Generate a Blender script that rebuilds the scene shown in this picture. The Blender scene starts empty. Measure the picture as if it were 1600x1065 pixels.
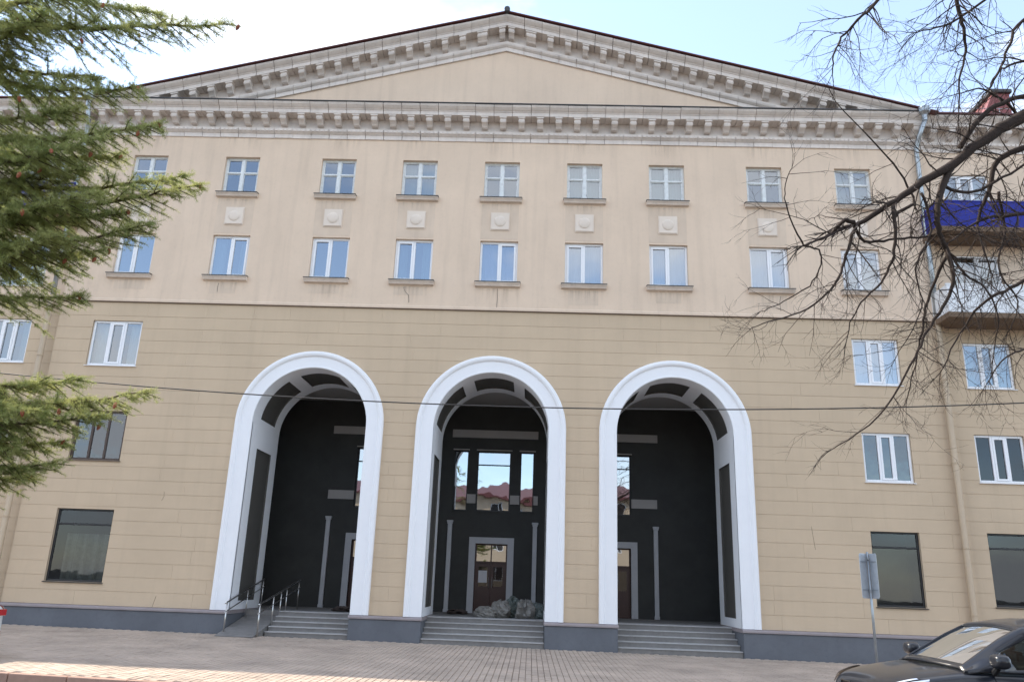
import bpy, math, random
import numpy as np
from mathutils import Vector, Matrix

scene = bpy.context.scene
C = scene.collection
rnd = random.Random(7)

# ------------------------------------------------------------------ camera
CAM_YAW, CAM_PITCH, CAM_ROLL = -0.0316, 0.2912, 0.0352
CAM_POS = Vector((1.2926, -23.7854, 1.6972))
FPX = 1250.0                                   # focal length in pixels of a 1600 px wide frame
cy, sy = math.cos(CAM_YAW), math.sin(CAM_YAW)
FWD = Vector((sy*math.cos(CAM_PITCH), cy*math.cos(CAM_PITCH), math.sin(CAM_PITCH)))
R0 = Vector((cy, -sy, 0)); U0 = R0.cross(FWD)
RGT = R0*math.cos(CAM_ROLL) + U0*math.sin(CAM_ROLL)
UPV = -R0*math.sin(CAM_ROLL) + U0*math.cos(CAM_ROLL)
cam_data = bpy.data.cameras.new('camera')
cam = bpy.data.objects.new('camera', cam_data); C.objects.link(cam)
m = Matrix.Identity(4)
for i in range(3):
    m[i][0] = RGT[i]; m[i][1] = UPV[i]; m[i][2] = -FWD[i]; m[i][3] = CAM_POS[i]
cam.matrix_world = m
cam_data.sensor_width = 36.0; cam_data.lens = 36.0*FPX/1600.0
cam_data.clip_start = 0.05; cam_data.clip_end = 3000.0
scene.camera = cam

# ------------------------------------------------------------------ light
SUN_EL, SUN_AZ = math.radians(43.0), math.radians(-64.0)   # azimuth from +y (behind the building), towards -x
SUN_DIR = Vector((math.sin(SUN_AZ)*math.cos(SUN_EL), math.cos(SUN_AZ)*math.cos(SUN_EL), math.sin(SUN_EL)))
sun_data = bpy.data.lights.new('sun', 'SUN'); sun_data.energy = 2.6; sun_data.angle = math.radians(0.5)
sun_data.color = (1.0, 0.89, 0.74)
sun = bpy.data.objects.new('sun', sun_data); C.objects.link(sun)
sun.rotation_euler = SUN_DIR.to_track_quat('Z', 'Y').to_euler(); sun.location = (0, 0, 60)

world = bpy.data.worlds.new('World'); scene.world = world; world.use_nodes = True
wn, wl = world.node_tree.nodes, world.node_tree.links
wn.clear()
wo = wn.new('ShaderNodeOutputWorld'); wb = wn.new('ShaderNodeBackground')
sky = wn.new('ShaderNodeTexSky'); sky.sky_type = 'NISHITA'; sky.sun_disc = False
sky.sun_elevation = SUN_EL; sky.sun_rotation = SUN_AZ
sky.air_density = 1.0; sky.dust_density = 0.3; sky.ozone_density = 1.3
tc = wn.new('ShaderNodeTexCoord'); mp = wn.new('ShaderNodeMapping'); mp.inputs['Scale'].default_value = (1.0, 1.0, 2.2)
mp.inputs['Location'].default_value = (4.31, -2.08, -4.04)
nz = wn.new('ShaderNodeTexNoise'); nz.inputs['Scale'].default_value = 2.6; nz.inputs['Detail'].default_value = 9; nz.inputs['Roughness'].default_value = 0.52
rp = wn.new('ShaderNodeValToRGB'); rp.color_ramp.elements[0].position = 0.44; rp.color_ramp.elements[1].position = 0.58
mx = wn.new('ShaderNodeMix'); mx.data_type = 'RGBA'
CLOUD = 3.9
mx.inputs['B'].default_value = (CLOUD*0.97, CLOUD, CLOUD*1.06, 1)
wl.new(tc.outputs['Generated'], mp.inputs['Vector']); wl.new(mp.outputs['Vector'], nz.inputs['Vector'])
wl.new(nz.outputs['Fac'], rp.inputs['Fac'])
ml = wn.new('ShaderNodeMath'); ml.operation = 'MULTIPLY_ADD'; ml.inputs[1].default_value = 0.80; ml.inputs[2].default_value = 0.16   # thin veil everywhere
wl.new(rp.outputs['Color'], ml.inputs[0]); wl.new(ml.outputs[0], mx.inputs['Factor'])
wl.new(sky.outputs['Color'], mx.inputs['A']); wl.new(mx.outputs['Result'], wb.inputs['Color'])
wb.inputs['Strength'].default_value = 0.15
wl.new(wb.outputs['Background'], wo.inputs['Surface'])
scene.view_settings.view_transform = 'Standard'; scene.view_settings.look = 'None'
scene.view_settings.gamma = 1.0; scene.view_settings.exposure = 1.55
try: scene.cycles.use_denoising = True
except Exception: pass
scene.cycles.max_bounces = 8; scene.cycles.transparent_max_bounces = 12

def pix_depth(px, py, dep):      # a point along the view through a photo position, used to read off real places
    return CAM_POS + (FWD + RGT*((px-800)/FPX) + UPV*((532.5-py)/FPX))*dep
def to_pix(p):
    v = Vector(p)-CAM_POS; z = v.dot(FWD)
    return (800+FPX*v.dot(RGT)/z, 532.5-FPX*v.dot(UPV)/z, z)
def gz(x): return -0.05 - 0.008*x   # the pavement falls gently to the right

# ------------------------------------------------------------------ materials
MATS = {}
def material(name, col, rough=0.8, metal=0.0, noise=0.0, nscale=3.0, bump=0.0, bscale=60.0, rand=0.0, col2=None, streak=0.0, spec=0.5, coat=0.0, soil=0.0):
    mt = bpy.data.materials.new(name); mt.use_nodes = True
    n, l = mt.node_tree.nodes, mt.node_tree.links
    b = n['Principled BSDF']
    b.inputs['Roughness'].default_value = rough; b.inputs['Metallic'].default_value = metal
    b.inputs['Specular IOR Level'].default_value = spec; b.inputs['Coat Weight'].default_value = coat
    b.inputs['Coat Roughness'].default_value = 0.03
    c = (*col, 1.0)
    b.inputs['Base Color'].default_value = c
    geo = n.new('ShaderNodeNewGeometry')
    last = None
    def mix(fac_socket, a, bcol, blend='MIX'):
        q = n.new('ShaderNodeMix'); q.data_type = 'RGBA'; q.blend_type = blend
        l.new(fac_socket, q.inputs['Factor'])
        if isinstance(a, tuple): q.inputs['A'].default_value = a
        else: l.new(a, q.inputs['A'])
        if isinstance(bcol, tuple): q.inputs['B'].default_value = bcol
        else: l.new(bcol, q.inputs['B'])
        return q.outputs['Result']
    cur = c
    if noise > 0:
        t = n.new('ShaderNodeTexNoise'); t.inputs['Scale'].default_value = nscale; t.inputs['Detail'].default_value = 8; t.inputs['Roughness'].default_value = 0.65
        l.new(geo.outputs['Position'], t.inputs['Vector'])
        r = n.new('ShaderNodeMapRange'); r.inputs['From Min'].default_value = 0.32; r.inputs['From Max'].default_value = 0.68
        l.new(t.outputs['Fac'], r.inputs['Value'])
        d = col2 if col2 else tuple(max(0, v*(1-noise)) for v in col)
        cur = mix(r.outputs['Result'], c, (*d, 1))
    if streak > 0:                     # rain streaks: noise stretched along the height
        mpn = n.new('ShaderNodeMapping'); mpn.inputs['Scale'].default_value = (3.2, 3.2, 0.22)
        l.new(geo.outputs['Position'], mpn.inputs['Vector'])
        t = n.new('ShaderNodeTexNoise'); t.inputs['Scale'].default_value = 1.0; t.inputs['Detail'].default_value = 6; t.inputs['Roughness'].default_value = 0.6
        l.new(mpn.outputs['Vector'], t.inputs['Vector'])
        r = n.new('ShaderNodeMapRange'); r.inputs['From Min'].default_value = 0.5; r.inputs['From Max'].default_value = 0.8; r.inputs['To Max'].default_value = streak
        l.new(t.outputs['Fac'], r.inputs['Value'])
        cur = mix(r.outputs['Result'], cur, tuple([v*0.62 for v in col])+(1,))
    if soil > 0:                       # blotchy dirt with its own shape
        t = n.new('ShaderNodeTexNoise'); t.inputs['Scale'].default_value = 9.0; t.inputs['Detail'].default_value = 10; t.inputs['Roughness'].default_value = 0.7
        l.new(geo.outputs['Position'], t.inputs['Vector'])
        r = n.new('ShaderNodeMapRange'); r.inputs['From Min'].default_value = 0.52; r.inputs['From Max'].default_value = 0.75; r.inputs['To Max'].default_value = soil
        l.new(t.outputs['Fac'], r.inputs['Value'])
        cur = mix(r.outputs['Result'], cur, tuple([v*0.45 for v in col])+(1,))
    if rand > 0:                       # each piece its own tone
        oi = n.new('ShaderNodeObjectInfo')
        hs = n.new('ShaderNodeHueSaturation')
        r = n.new('ShaderNodeMapRange'); r.inputs['To Min'].default_value = 1-rand; r.inputs['To Max'].default_value = 1+rand
        l.new(oi.outputs['Random'], r.inputs['Value']); l.new(r.outputs['Result'], hs.inputs['Value'])
        if isinstance(cur, tuple): hs.inputs['Color'].default_value = cur
        else: l.new(cur, hs.inputs['Color'])
        cur = hs.outputs['Color']
    if not isinstance(cur, tuple): l.new(cur, b.inputs['Base Color'])
    if bump > 0:
        t = n.new('ShaderNodeTexNoise'); t.inputs['Scale'].default_value = bscale; t.inputs['Detail'].default_value = 5
        l.new(geo.outputs['Position'], t.inputs['Vector'])
        bp = n.new('ShaderNodeBump'); bp.inputs['Strength'].default_value = bump; bp.inputs['Distance'].default_value = 0.02
        l.new(t.outputs['Fac'], bp.inputs['Height']); l.new(bp.outputs['Normal'], b.inputs['Normal'])
    MATS[name] = mt
    return mt

def glass(name, refl, tint=(0.75, 0.8, 0.82), wave=0.0, wscale=1.2, gcol=(0.9, 0.95, 1.0)):
    mt = bpy.data.materials.new(name); mt.use_nodes = True
    n, l = mt.node_tree.nodes, mt.node_tree.links
    n.clear()
    o = n.new('ShaderNodeOutputMaterial'); mxs = n.new('ShaderNodeMixShader')
    tr = n.new('ShaderNodeBsdfTransparent'); tr.inputs['Color'].default_value = (*tint, 1)
    gl = n.new('ShaderNodeBsdfGlossy'); gl.inputs['Roughness'].default_value = 0.015; gl.inputs['Color'].default_value = (*gcol, 1)
    fr = n.new('ShaderNodeFresnel'); fr.inputs['IOR'].default_value = 1.5
    ad = n.new('ShaderNodeMath'); ad.operation = 'ADD'; ad.use_clamp = True; ad.inputs[1].default_value = refl
    l.new(fr.outputs[0], ad.inputs[0]); l.new(ad.outputs[0], mxs.inputs['Fac'])
    l.new(tr.outputs[0], mxs.inputs[1]); l.new(gl.outputs[0], mxs.inputs[2]); l.new(mxs.outputs[0], o.inputs['Surface'])
    if wave > 0:
        geo = n.new('ShaderNodeNewGeometry'); t = n.new('ShaderNodeTexNoise'); t.inputs['Scale'].default_value = wscale; t.inputs['Detail'].default_value = 2
        l.new(geo.outputs['Position'], t.inputs['Vector'])
        bp = n.new('ShaderNodeBump'); bp.inputs['Strength'].default_value = wave; bp.inputs['Distance'].default_value = 0.05
        l.new(t.outputs['Fac'], bp.inputs['Height']); l.new(bp.outputs['Normal'], gl.inputs['Normal'])
    MATS[name] = mt
    return mt

material('stucco_ochre', (0.595, 0.465, 0.325), 0.9, noise=0.10, nscale=0.55, bump=0.12, bscale=45, rand=0.015, streak=0.22)
material('stucco_peach', (0.75, 0.595, 0.455), 0.92, noise=0.11, nscale=0.5, bump=0.15, bscale=40, streak=0.36, soil=0.12)
material('stucco_patch', (0.69, 0.555, 0.43), 0.92, noise=0.12, nscale=1.3, bump=0.15, bscale=40, rand=0.03, streak=0.3)
material('cornice_stone', (0.74, 0.67, 0.61), 0.85, noise=0.16, nscale=2.0, bump=0.2, bscale=35, rand=0.045, soil=0.35, streak=0.35)
material('medallion_white', (0.76, 0.66, 0.56), 0.85, noise=0.08, bump=0.1, rand=0.03)
material('white_trim', (0.84, 0.85, 0.87), 0.6, noise=0.03, nscale=1.2, bump=0.04, bscale=25, soil=0.05)
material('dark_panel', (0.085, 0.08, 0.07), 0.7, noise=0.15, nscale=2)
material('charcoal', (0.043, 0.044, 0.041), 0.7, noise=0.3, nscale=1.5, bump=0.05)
material('portico_trim', (0.50, 0.51, 0.53), 0.7, noise=0.1, nscale=2, soil=0.15)
material('portico_grey', (0.42, 0.40, 0.38), 0.8, noise=0.08, nscale=1)
material('plinth_grey', (0.135, 0.145, 0.165), 0.75, noise=0.2, nscale=1.0, bump=0.2, bscale=30, streak=0.25, soil=0.3)
material('plinth_cap', (0.30, 0.26, 0.26), 0.8, noise=0.15, nscale=2)
material('step_stone', (0.22, 0.21, 0.20), 0.75, noise=0.25, nscale=5, bump=0.1, rand=0.05, soil=0.2)
material('step_edge', (0.42, 0.41, 0.40), 0.7, noise=0.2, nscale=6)
material('paver', (0.57, 0.46, 0.37), 0.85, noise=0.36, nscale=0.8, bump=0.25, bscale=90, rand=0.10, soil=0.25)
material('grout', (0.38, 0.315, 0.26), 0.95, noise=0.3, nscale=6)
material('asphalt', (0.055, 0.053, 0.052), 0.9, noise=0.3, nscale=3, bump=0.3, bscale=120)
material('kerb_granite', (0.40, 0.25, 0.19), 0.8, noise=0.2, nscale=8, bump=0.2, rand=0.06)
material('pvc', (0.82, 0.83, 0.85), 0.35)
material('old_paint', (0.76, 0.79, 0.79), 0.6, noise=0.15, nscale=9, soil=0.3)
material('dark_frame', (0.018, 0.018, 0.02), 0.4)
material('brown_frame', (0.06, 0.035, 0.025), 0.45)
material('roof_maroon', (0.12, 0.035, 0.035), 0.5, noise=0.25, nscale=1.5)
material('dormer_red', (0.24, 0.06, 0.06), 0.5, noise=0.25, nscale=3)
material('flashing', (0.05, 0.05, 0.055), 0.5, noise=0.3, nscale=2)
material('shadow_brown', (0.20, 0.145, 0.105), 0.7, noise=0.3, nscale=3)  # dark brown that paints the shadow line below the string course
material('sill_stone', (0.70, 0.60, 0.51), 0.85, noise=0.2, nscale=4, rand=0.05, soil=0.3)
material('galvanised', (0.42, 0.46, 0.49), 0.38, metal=0.75, noise=0.25, nscale=5)
material('pipe_beige', (0.50, 0.39, 0.27), 0.7, noise=0.08)
material('stainless', (0.55, 0.54, 0.52), 0.28, metal=1.0)
material('interior', (0.05, 0.047, 0.045), 0.95, noise=0.4, nscale=1.2)
material('curtain', (0.62, 0.62, 0.64), 0.9)
material('curtain_dull', (0.27, 0.34, 0.34), 0.9)
material('film', (0.30, 0.36, 0.31), 0.4, noise=0.5, nscale=3, bump=0.6, bscale=9)
material('curtain_lilac', (0.52, 0.50, 0.66), 0.9)
material('door_brown', (0.06, 0.024, 0.018), 0.4, noise=0.2, nscale=4)
material('paper', (0.6, 0.6, 0.62), 0.8)
material('balcony_blue', (0.012, 0.022, 0.27), 0.75, noise=0.15)
material('balcony_white', (0.74, 0.76, 0.78), 0.5, noise=0.05)
material('balcony_soffit', (0.19, 0.13, 0.085), 0.9, noise=0.3, nscale=3)
material('cable_black', (0.03, 0.03, 0.03), 0.6)
material('sack', (0.23, 0.22, 0.20), 0.4, noise=0.3, nscale=12, bump=0.5, bscale=25)
material('sack_green', (0.12, 0.145, 0.135), 0.35, noise=0.3, nscale=12, bump=0.5, bscale=25)
material('rubble_brown', (0.07, 0.05, 0.042), 0.9, noise=0.3, nscale=12, bump=0.5)
material('bark_spruce', (0.10, 0.065, 0.045), 0.95, noise=0.3, nscale=20, bump=0.6, bscale=40)
material('bark_dark', (0.042, 0.027, 0.020), 0.9, noise=0.35, nscale=25, bump=0.5, bscale=60)
material('cone_red', (0.34, 0.10, 0.045), 0.7, noise=0.2, nscale=40)
material('car_black', (0.016, 0.018, 0.024), 0.28, metal=0.0, coat=0.45, spec=0.3, soil=0.3)
material('car_white', (0.70, 0.74, 0.74), 0.3, coat=1.0)
material('rubber', (0.02, 0.02, 0.02), 0.8)
material('car_trim', (0.012, 0.012, 0.013), 0.35)
material('alloy', (0.5, 0.5, 0.52), 0.3, metal=1.0)
material('lamp_white', (0.8, 0.85, 0.9), 0.1, metal=0.6)
material('lamp_red', (0.45, 0.015, 0.015), 0.15, coat=1.0)
material('sign_grey', (0.52, 0.56, 0.60), 0.45, metal=0.4, noise=0.2, nscale=8)
glass('glass_sky', 0.30, (0.55, 0.62, 0.66), wave=0.015)
glass('glass_old', 0.22, (0.62, 0.72, 0.73), wave=0.05)
glass('glass_ground', 0.015, (0.55, 0.55, 0.55), wave=0.03)
glass('glass_dim', 0.09, (0.6, 0.62, 0.62), wave=0.12, wscale=2.2)
glass('glass_portico', 0.42, (0.3, 0.3, 0.32), wave=0.10, wscale=0.9)
glass('glass_car', 0.02, (0.42, 0.50, 0.48))

# needles: hue varies along a noise field, a little light passes through
nm = material('needles', (0.23, 0.285, 0.09), 0.5, noise=0.5, nscale=5.0, col2=(0.47, 0.475, 0.185), spec=0.4)
_n, _l = nm.node_tree.nodes, nm.node_tree.links
_b = _n['Principled BSDF']; _t = _n.new('ShaderNodeBsdfTranslucent'); _m = _n.new('ShaderNodeMixShader'); _m.inputs[0].default_value = 0.5
_l.new(_b.inputs['Base Color'].links[0].from_socket, _t.inputs['Color']); _l.new(_b.outputs[0], _m.inputs[1]); _l.new(_t.outputs[0], _m.inputs[2])
_l.new(_m.outputs[0], _n['Material Output'].inputs['Surface'])

def stain_material():
    mt = bpy.data.materials.new('water_stain'); mt.use_nodes = True
    n, l = mt.node_tree.nodes, mt.node_tree.links; n.clear()
    o = n.new('ShaderNodeOutputMaterial'); mxs = n.new('ShaderNodeMixShader'); tr = n.new('ShaderNodeBsdfTransparent')
    df = n.new('ShaderNodeBsdfDiffuse'); df.inputs['Color'].default_value = (0.33, 0.27, 0.21, 1)
    tcx = n.new('ShaderNodeTexCoord'); sp = n.new('ShaderNodeSeparateXYZ'); l.new(tcx.outputs['Generated'], sp.inputs[0])
    geo = n.new('ShaderNodeNewGeometry'); mpx = n.new('ShaderNodeMapping'); mpx.inputs['Scale'].default_value = (11, 11, 0.7); l.new(geo.outputs['Position'], mpx.inputs['Vector'])
    t = n.new('ShaderNodeTexNoise'); t.inputs['Scale'].default_value = 1.0; t.inputs['Detail'].default_value = 6; l.new(mpx.outputs['Vector'], t.inputs['Vector'])
    r = n.new('ShaderNodeMapRange'); r.inputs['From Min'].default_value = 0.45; r.inputs['From Max'].default_value = 0.8; l.new(t.outputs['Fac'], r.inputs['Value'])
    def mul(a, b):
        q = n.new('ShaderNodeMath'); q.operation = 'MULTIPLY'
        for k, v in ((0, a), (1, b)):
            if isinstance(v, float): q.inputs[k].default_value = v
            else: l.new(v, q.inputs[k])
        return q.outputs[0]
    iv = n.new('ShaderNodeMath'); iv.operation = 'SUBTRACT'; iv.inputs[0].default_value = 1.0; l.new(sp.outputs['X'], iv.inputs[1])
    edge = mul(mul(sp.outputs['X'], iv.outputs[0]), 4.0)
    pw_ = n.new('ShaderNodeMath'); pw_.operation = 'POWER'; l.new(sp.outputs['Z'], pw_.inputs[0]); pw_.inputs[1].default_value = 1.3
    fac = mul(mul(mul(r.outputs['Result'], pw_.outputs[0]), edge), 0.36)
    l.new(fac, mxs.inputs['Fac']); l.new(tr.outputs[0], mxs.inputs[1]); l.new(df.outputs[0], mxs.inputs[2]); l.new(mxs.outputs[0], o.inputs['Surface'])
    MATS['water_stain'] = mt
stain_material()

# ------------------------------------------------------------------ mesh helpers
class MB:
    def __init__(self): self.v = []; self.f = []
    def quad(self, a, b, c, d):
        i = len(self.v); self.v += [a, b, c, d]; self.f.append((i, i+1, i+2, i+3)); return self
    def poly(self, pts):
        i = len(self.v); self.v += [tuple(p) for p in pts]; self.f.append(tuple(range(i, i+len(pts)))); return self
    def box(self, x0, x1, y0, y1, z0, z1):
        i = len(self.v)
        self.v += [(x0,y0,z0),(x1,y0,z0),(x1,y1,z0),(x0,y1,z0),(x0,y0,z1),(x1,y0,z1),(x1,y1,z1),(x0,y1,z1)]
        for q in ((0,3,2,1),(4,5,6,7),(0,1,5,4),(1,2,6,5),(2,3,7,6),(3,0,4,7)): self.f.append(tuple(i+k for k in q))
        return self
    def prism_x(self, prof, x0, x1, shear=None, zmin=None):
        """profile [(y,z)...] swept along x; shear(x) is added to z"""
        i = len(self.v); n = len(prof)
        for x in (x0, x1):
            for (y, z) in prof:
                zz = z + (shear(x) if shear else 0.0)
                if zmin is not None: zz = max(zz, zmin)
                self.v.append((x, y, zz))
        for k in range(n):
            k2 = (k+1) % n
            self.f.append((i+k, i+k2, i+n+k2, i+n+k))
        self.f.append(tuple(i+k for k in range(n))[::-1]); self.f.append(tuple(i+n+k for k in range(n)))
        return self
    def prism_y(self, pts, y0, y1, back=False):
        """polygon [(x,z)...] counter-clockwise seen from the front, extruded from y0 (front) to y1"""
        i = len(self.v); n = len(pts)
        self.v += [(x, y0, z) for x, z in pts] + [(x, y1, z) for x, z in pts]
        self.f.append(tuple(i+k for k in range(n)))
        for k in range(n):
            k2 = (k+1) % n
            self.f.append((i+k2, i+k, i+n+k, i+n+k2))
        if back: self.f.append(tuple(i+n+k for k in range(n))[::-1])
        return self
    def tube(self, pts, radii, sides=8, cap=True):
        pts = [Vector(p) for p in pts]; n = len(pts)
        if not hasattr(radii, '__len__'): radii = [radii]*n
        base = len(self.v)
        prev = None
        for k in range(n):
            t = (pts[min(k+1, n-1)]-pts[max(k-1, 0)])
            if t.length < 1e-9: t = Vector((0, 0, 1))
            t.normalize()
            if prev is None:
                a = t.orthogonal().normalized()
            else:
                a = (prev - t*prev.dot(t))
                a = a.normalized() if a.length > 1e-6 else t.orthogonal().normalized()
            prev = a; b = t.cross(a)
            for s in range(sides):
                an = 2*math.pi*s/sides
                self.v.append(tuple(pts[k] + (a*math.cos(an)+b*math.sin(an))*radii[k]))
        for k in range(n-1):
            for s in range(sides):
                s2 = (s+1) % sides
                self.f.append((base+k*sides+s, base+k*sides+s2, base+(k+1)*sides+s2, base+(k+1)*sides+s))
        if cap:
            self.f.append(tuple(base+s for s in range(sides))[::-1])
            self.f.append(tuple(base+(n-1)*sides+s for s in range(sides)))
        return self
    def mesh(self, name):
        me = bpy.data.meshes.new(name); me.from_pydata([tuple(p) for p in self.v], [], self.f); me.update(); return me
    def build(self, name, mat, parent=None, smooth=False, bevel=0.0, segs=2):
        me = self.mesh(name); me.materials.append(MATS[mat])
        if smooth:
            for p in me.polygons: p.use_smooth = True
        o = bpy.data.objects.new(name, me); C.objects.link(o)
        if parent is not None: o.parent = parent
        if bevel > 0:
            bv = o.modifiers.new('bevel', 'BEVEL'); bv.width = bevel; bv.segments = segs; bv.limit_method = 'ANGLE'; bv.angle_limit = math.radians(30)
        return o
def inst(name, mesh, parent, loc=(0, 0, 0), rot=(0, 0, 0), scl=(1, 1, 1)):
    o = bpy.data.objects.new(name, mesh); C.objects.link(o); o.parent = parent
    o.location = loc; o.rotation_euler = rot; o.scale = scl; return o
def mesh_of(mb, name, mat, smooth=False):
    me = mb.mesh(name); me.materials.append(MATS[mat])
    if smooth:
        for p in me.polygons: p.use_smooth = True
    return me
def empty(name, loc=(0, 0, 0), rz=0.0):
    o = bpy.data.objects.new(name, None); C.objects.link(o); o.location = loc; o.rotation_euler = (0, 0, rz); return o
def tag(o, label, cat, group=None):
    o['label'] = label; o['category'] = cat
    if group: o['group'] = group
    return o
def structure(o, label=None):
    o['kind'] = 'structure'
    if label: o['label'] = label
    return o

# ------------------------------------------------------------------ ground
g = MB(); X = 400.0
g.quad((-X, -X, gz(-X)-0.15), (X, -X, gz(X)-0.15), (X, X, gz(X)-0.15), (-X, X, gz(-X)-0.15))
road = structure(g.build('road', 'asphalt'), 'grey asphalt street in front of the pavement')
road['category'] = 'road'
KERB_S = -0.075                                  # the kerb runs a little askew to the house
def kerb_y(x): return -10.72 + KERB_S*x
g = MB()
PX0, PX1 = -40.0, 40.0
for k in range(16):
    xa = PX0+(PX1-PX0)*k/16; xb = PX0+(PX1-PX0)*(k+1)/16
    g.quad((xa, kerb_y(xa)+0.14, gz(xa)-0.02), (xb, kerb_y(xb)+0.14, gz(xb)-0.02), (xb, 1.0, gz(xb)-0.02), (xa, 1.0, gz(xa)-0.02))
pavement = structure(g.build('pavement', 'grout'), 'brick paved forecourt before the arcade'); pavement['category'] = 'pavement'
# kerb stones, each its own piece
kerb = empty('kerb', (0, 0, 0)); structure(kerb, 'row of reddish kerb stones along the street'); kerb['category'] = 'kerb'
ks = MB(); ks.box(0.006, 0.994, 0, 0.15, -0.3, 0.015)
ksm = mesh_of(ks, 'kerb_stone', 'kerb_granite')
for k in range(-22, 14):
    x = k*1.0
    o = inst('kerb_stone', ksm, kerb, (x, kerb_y(x), gz(x)), (0, 0.008, math.atan(KERB_S)))
    bv = o.modifiers.new('bevel', 'BEVEL'); bv.width = 0.015; bv.segments = 2
# pavers: the 300 that show largest are single pieces, the rest one mass
PW, PL = 0.125, 0.25
cells = []
ix0, ix1 = int(-17/PW), int(15/PW)
for ix in range(ix0, ix1):
    x = ix*PW
    yk = kerb_y(x)+0.16
    off = 0.5*PL if ix % 2 else 0.0
    y = -0.16 - off
    while y-PL > yk:
        cells.append((x, y-PL)); y -= PL
def paver_mb(mb, x, y, jit):
    e = 0.003; c = 0.006
    z = gz(x+PW/2)+jit[0]; x0, x1, y0, y1 = x+e, x+PW-e, y+e, y+PL-e
    i = len(mb.v); t = jit[1]; u = jit[2]
    mb.v += [(x0,y0,z-0.02),(x1,y0,z-0.02),(x1,y1,z-0.02),(x0,y1,z-0.02),
             (x0+c,y0+c,z-t-u),(x1-c,y0+c,z+t-u),(x1-c,y1-c,z+t+u),(x0+c,y1-c,z-t+u)]
    for q in ((4,5,6,7),(0,1,5,4),(1,2,6,5),(2,3,7,6),(3,0,4,7)): mb.f.append(tuple(i+k for k in q))
seen = []
for c in cells:
    u, v, d = to_pix((c[0]+PW/2, c[1]+PL/2, gz(c[0])))
    if 4 < u < 1596 and v < 1062 and not (u > 1290 and v > 1030): seen.append((d, c))
seen.sort(); single = set(c for d, c in seen[:300])
mass = MB()
for c in cells:
    jit = (rnd.gauss(0, 0.0016), rnd.gauss(0, 0.0009), rnd.gauss(0, 0.0009))
    if c in single:
        mb = MB(); paver_mb(mb, c[0], c[1], jit); mb.build('paver', 'paver', pavement)
    else: paver_mb(mass, c[0], c[1], jit)
o = mass.build('paver_field', 'paver', pavement); o['kind'] = 'stuff'

# ------------------------------------------------------------------ walls with openings
ZP, ZS = 0.64, 9.78                               # top of plinth, string course
ARC_R_IN, ARC_R_OUT, ARC_R_CUT, ARC_ZC = 1.73, 2.255, 2.0, 6.05
ARCHES = (-5.5, 0.0, 5.5)
NC = 22; CH = (9.32-ZP)/NC
COURSES = [(ZP+i*CH, ZP+(i+1)*CH) for i in range(NC)] + [(9.32, 9.78)]

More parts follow.
